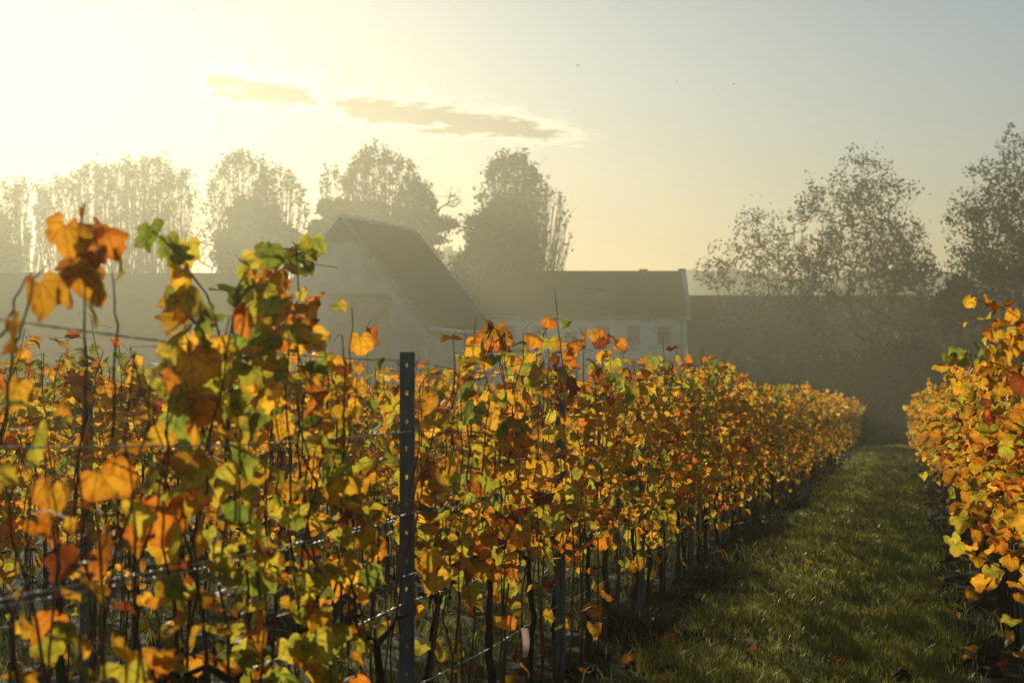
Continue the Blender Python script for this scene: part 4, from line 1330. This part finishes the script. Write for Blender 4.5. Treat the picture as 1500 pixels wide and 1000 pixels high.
def gable_barn():
    """steep-roofed barn: gable towards the viewer, ridge running back to the right"""
    D = 96.0
    s = D / FPX
    x, y = ground_at(500, D)
    zR, zE = height_at(321, D), height_at(473, D)
    hw = 127 * s
    yaw = YAW - math.radians(25)
    b = thing('gable_barn', 'steep roofed barn with pale gable wall and frosted ridge tiles', 'barn', (x, y, 0), yaw)
    Lb = 7.2
    hw = hw / math.cos(math.radians(25)) * .985
    w = MB()
    wall_front(w, -hw, hw, -.2, zE, 0, [(-1.3, 1.3, -.15, 3.6)])
    zb = zR - (zR - zE) * .20
    k = (zR - zE) / hw
    hb = (zR - zb) / k
    w.add([(-hw, 0, zE), (hw, 0, zE), (hb, 0, zb), (-hb, 0, zb)], [(0, 1, 2, 3)])
    for sx in (-hw, hw): w.add([(sx, 0, -.2), (sx, Lb, -.2), (sx, Lb, zE), (sx, 0, zE)], [(0, 1, 2, 3)])
    w.add([(-hw, Lb, -.2), (hw, Lb, -.2), (hw, Lb, zE), (0, Lb, zR - .05), (-hw, Lb, zE)], [(0, 1, 2, 4)], [(2, 3, 4)])
    w.build('wall', M['limewash'], b)
    g = MB(); g.add([(-hb, -.03, zb - .1), (hb, -.03, zb - .1), (0, -.03, zR - .06), (-hb, .05, zb - .1), (hb, .05, zb - .1), (0, .05, zR - .06)], [(0, 1, 4, 3)], [(0, 1, 2), (5, 4, 3)])
    g.build('gable_boards', M['boards'], b)
    r = MB(); th = .13; ov = .25
    for sgn in (-1, 1):
        v = [(sgn * (hw + .3), -ov, zE - .3 * k), (sgn * (hw + .3), Lb + ov, zE - .3 * k), (0, Lb + ov, zR), (0, -ov, zR)]
        v += [(a, c, d + th) for a, c, d in v]
        r.add(v, [(0, 1, 2, 3), (4, 5, 6, 7), (0, 1, 5, 4), (1, 2, 6, 5), (0, 3, 7, 4)])
    ro = r.build('roof', M['roof'], b)
    rt = MB()
    n = 18
    for i in range(n):
        y0 = -ov + (Lb + 2 * ov) * i / n; y1 = y0 + (Lb + 2 * ov) / n * .93
        rt.tube([(0, y0, zR + th), (0, (y0 + y1) / 2, zR + th + .03), (0, y1, zR + th)], [.12, .14, .13], 6)
    rt.build('ridge_tiles', M['frost'], ro)
    for yy in (-ov - .03, Lb + ov + .001):
        v = [((hw + .3), yy, zE - .3 * k - .02), ((hw + .3), yy + .03, zE - .3 * k - .02), (0.13, yy + .03, zR - .02), (0.13, yy, zR - .02)]
        v += [(a, c, d + th + .05) for a, c, d in v]
        vg = MB(); vg.add(v, [(0, 1, 2, 3), (4, 5, 6, 7), (0, 1, 5, 4), (2, 3, 7, 6), (0, 3, 7, 4), (1, 2, 6, 5)])
        vg.build('verge_board', M['frost'], ro)
    gt = MB(); gt.tube([(hw + .36, -ov, zE - .34 * k), (hw + .36, Lb + ov, zE - .34 * k)], .09, 6); gt.build('gutter', M['frost'], ro)
    dr = MB(); dr.box(-1.3, 1.3, .08, .14, -.15, 3.6); dr.build('door', M['boards'], b)
    # lower annexe against the gable
    a = thing('annexe', 'plain flat-roofed annexe standing before the barn gable', 'outbuilding', ground_at(522, D - 6) + (0,), YAW)
    wz = height_at(434, D - 6); ww = 42 * (D - 6) / FPX
    m_ = MB(); wall_front(m_, -ww, ww, -.2, wz, 0, [(-.5, .5, -.1, 2.1)])
    for sx in (-ww, ww): m_.add([(sx, 0, -.2), (sx, 3.4, -.2), (sx, 3.4, wz), (sx, 0, wz)], [(0, 1, 2, 3)])
    m_.build('wall', M['brickwall'], a)
    rr = MB(); rr.box(-ww - .12, ww + .12, -.12, 3.4, wz + .002, wz + .14); rr.build('roof', M['boards'], a)
    dd = MB(); dd.box(-.5, .5, .08, .13, -.1, 2.1); dd.build('door', M['boards'], a)
    # low wing to the right of the barn, under its eave
    c = thing('low_wing', 'low pale outbuilding between the steep barn and the white farmhouse', 'outbuilding', ground_at(665, D + 12) + (0,), YAW)
    ww = 40 * (D + 12) / FPX; wz = height_at(492, D + 12)
    m_ = MB(); shell(m_, -ww, ww, 0, 4, wz - .8, wz, [(-.5, .5, -.1, 2.1)]); m_.build('wall', M['plaster'], c)
    rr = MB(); gable_roof(rr, -ww, ww, 0, 4, wz - .8, wz + .02, .15); rr.build('roof', M['roof'], c)
    dd = MB(); dd.box(-.5, .5, .08, .13, -.1, 2.1); dd.build('door', M['boards'], c)


gable_barn()

# ------------------------------------------------------------------ birds
def bird(px, py, D, span, flap, heading, label):
    span = span * 1.7
    x, y = ground_at(px, D)
    b = MB()
    us = np.linspace(0, 1, 8)
    body = np.stack([0 * us, (us - .5) * span * .5, .012 * np.sin(us * 3)], -1)
    rad = span * np.array([.008, .03, .042, .045, .04, .03, .016, .006])
    b.tube(body, rad, 6)
    for s in (-1, 1):
        z1, z2 = flap * span * .22, flap * span * .10
        top = [(0, -.05, .01), (0, .09, .01), (s * .24, .12, z1 / span), (s * .5, .0, z2 / span), (s * .27, -.04, z1 / span)]
        v = [tuple(np.array(q) * span) for q in top]; v += [(a, c, d - .008 * span) for a, c, d in v]
        b.add(v, [(1, 0, 4, 2), (6, 7, 9, 5), (2, 3, 8, 7), (0, 1, 6, 5), (1, 2, 7, 6), (4, 0, 5, 9), (3, 4, 9, 8)], [(2, 4, 3), (7, 8, 9)])
    b.add([(0, -.24 * span, 0), (-.05 * span, -.36 * span, 0), (.05 * span, -.36 * span, 0), (0, -.30 * span, .012 * span)], tris=[(0, 1, 3), (0, 3, 2), (1, 2, 3), (0, 2, 1)])
    o = b.build('bird', M['bird'])
    o.location = (x, y, height_at(py, D)); o.rotation_euler = (.1, flap * .2, heading)
    tag(o, label, 'bird', 'birds in the sky')


bird(847, 94, 88, .18, .9, 1.0, 'tiny dark bird highest in the open sky above the cloud tip')
bird(993, 117, 90, .14, -.5, 2.2, 'tiny dark bird high in the sky, left of a pair')
bird(1048, 129, 92, .12, .6, .4, 'faintest tiny bird, left member of the high pair')
bird(1077, 121, 92, .16, .8, 1.4, 'tiny dark bird, right member of the high pair')
bird(127, 175, 95, .14, .5, .8, 'tiny bird in the glare left of the clouds')
bird(282, 11, 80, .16, .7, 2.0, 'tiny bird at the top edge in the bright glare')
bird(704, 241, 100, .15, .4, 2.6, 'tiny bird just left of the rounded poplar top')
bird(1102, 285, 110, .17, .8, 1.6, 'left bird of the two low ones beside the airy trees')
bird(1116, 286, 110, .16, .5, 1.2, 'right bird of the two low ones beside the airy trees')

# ------------------------------------------------------------------ the morning haze
HAZE_TOP = 29.5
hz = MB()
hz.box(-830, 830, -330, 930, -1.5, HAZE_TOP)
mt = bpy.data.materials.new('morning_haze')
mt.use_nodes = True
nt = mt.node_tree
nt.nodes.clear()
pv = nt.nodes.new('ShaderNodeVolumePrincipled')
pv.inputs['Color'].default_value = (0.45, 0.45, 0.335, 1)
pv.inputs['Density'].default_value = 0.00175
pv.inputs['Anisotropy'].default_value = 0.72
om = nt.nodes.new('ShaderNodeOutputMaterial')
nt.links.new(pv.outputs[0], om.inputs['Volume'])
tag(hz.build('haze', mt), 'thin golden morning haze over the vineyard and farm', 'haze', kind='stuff')
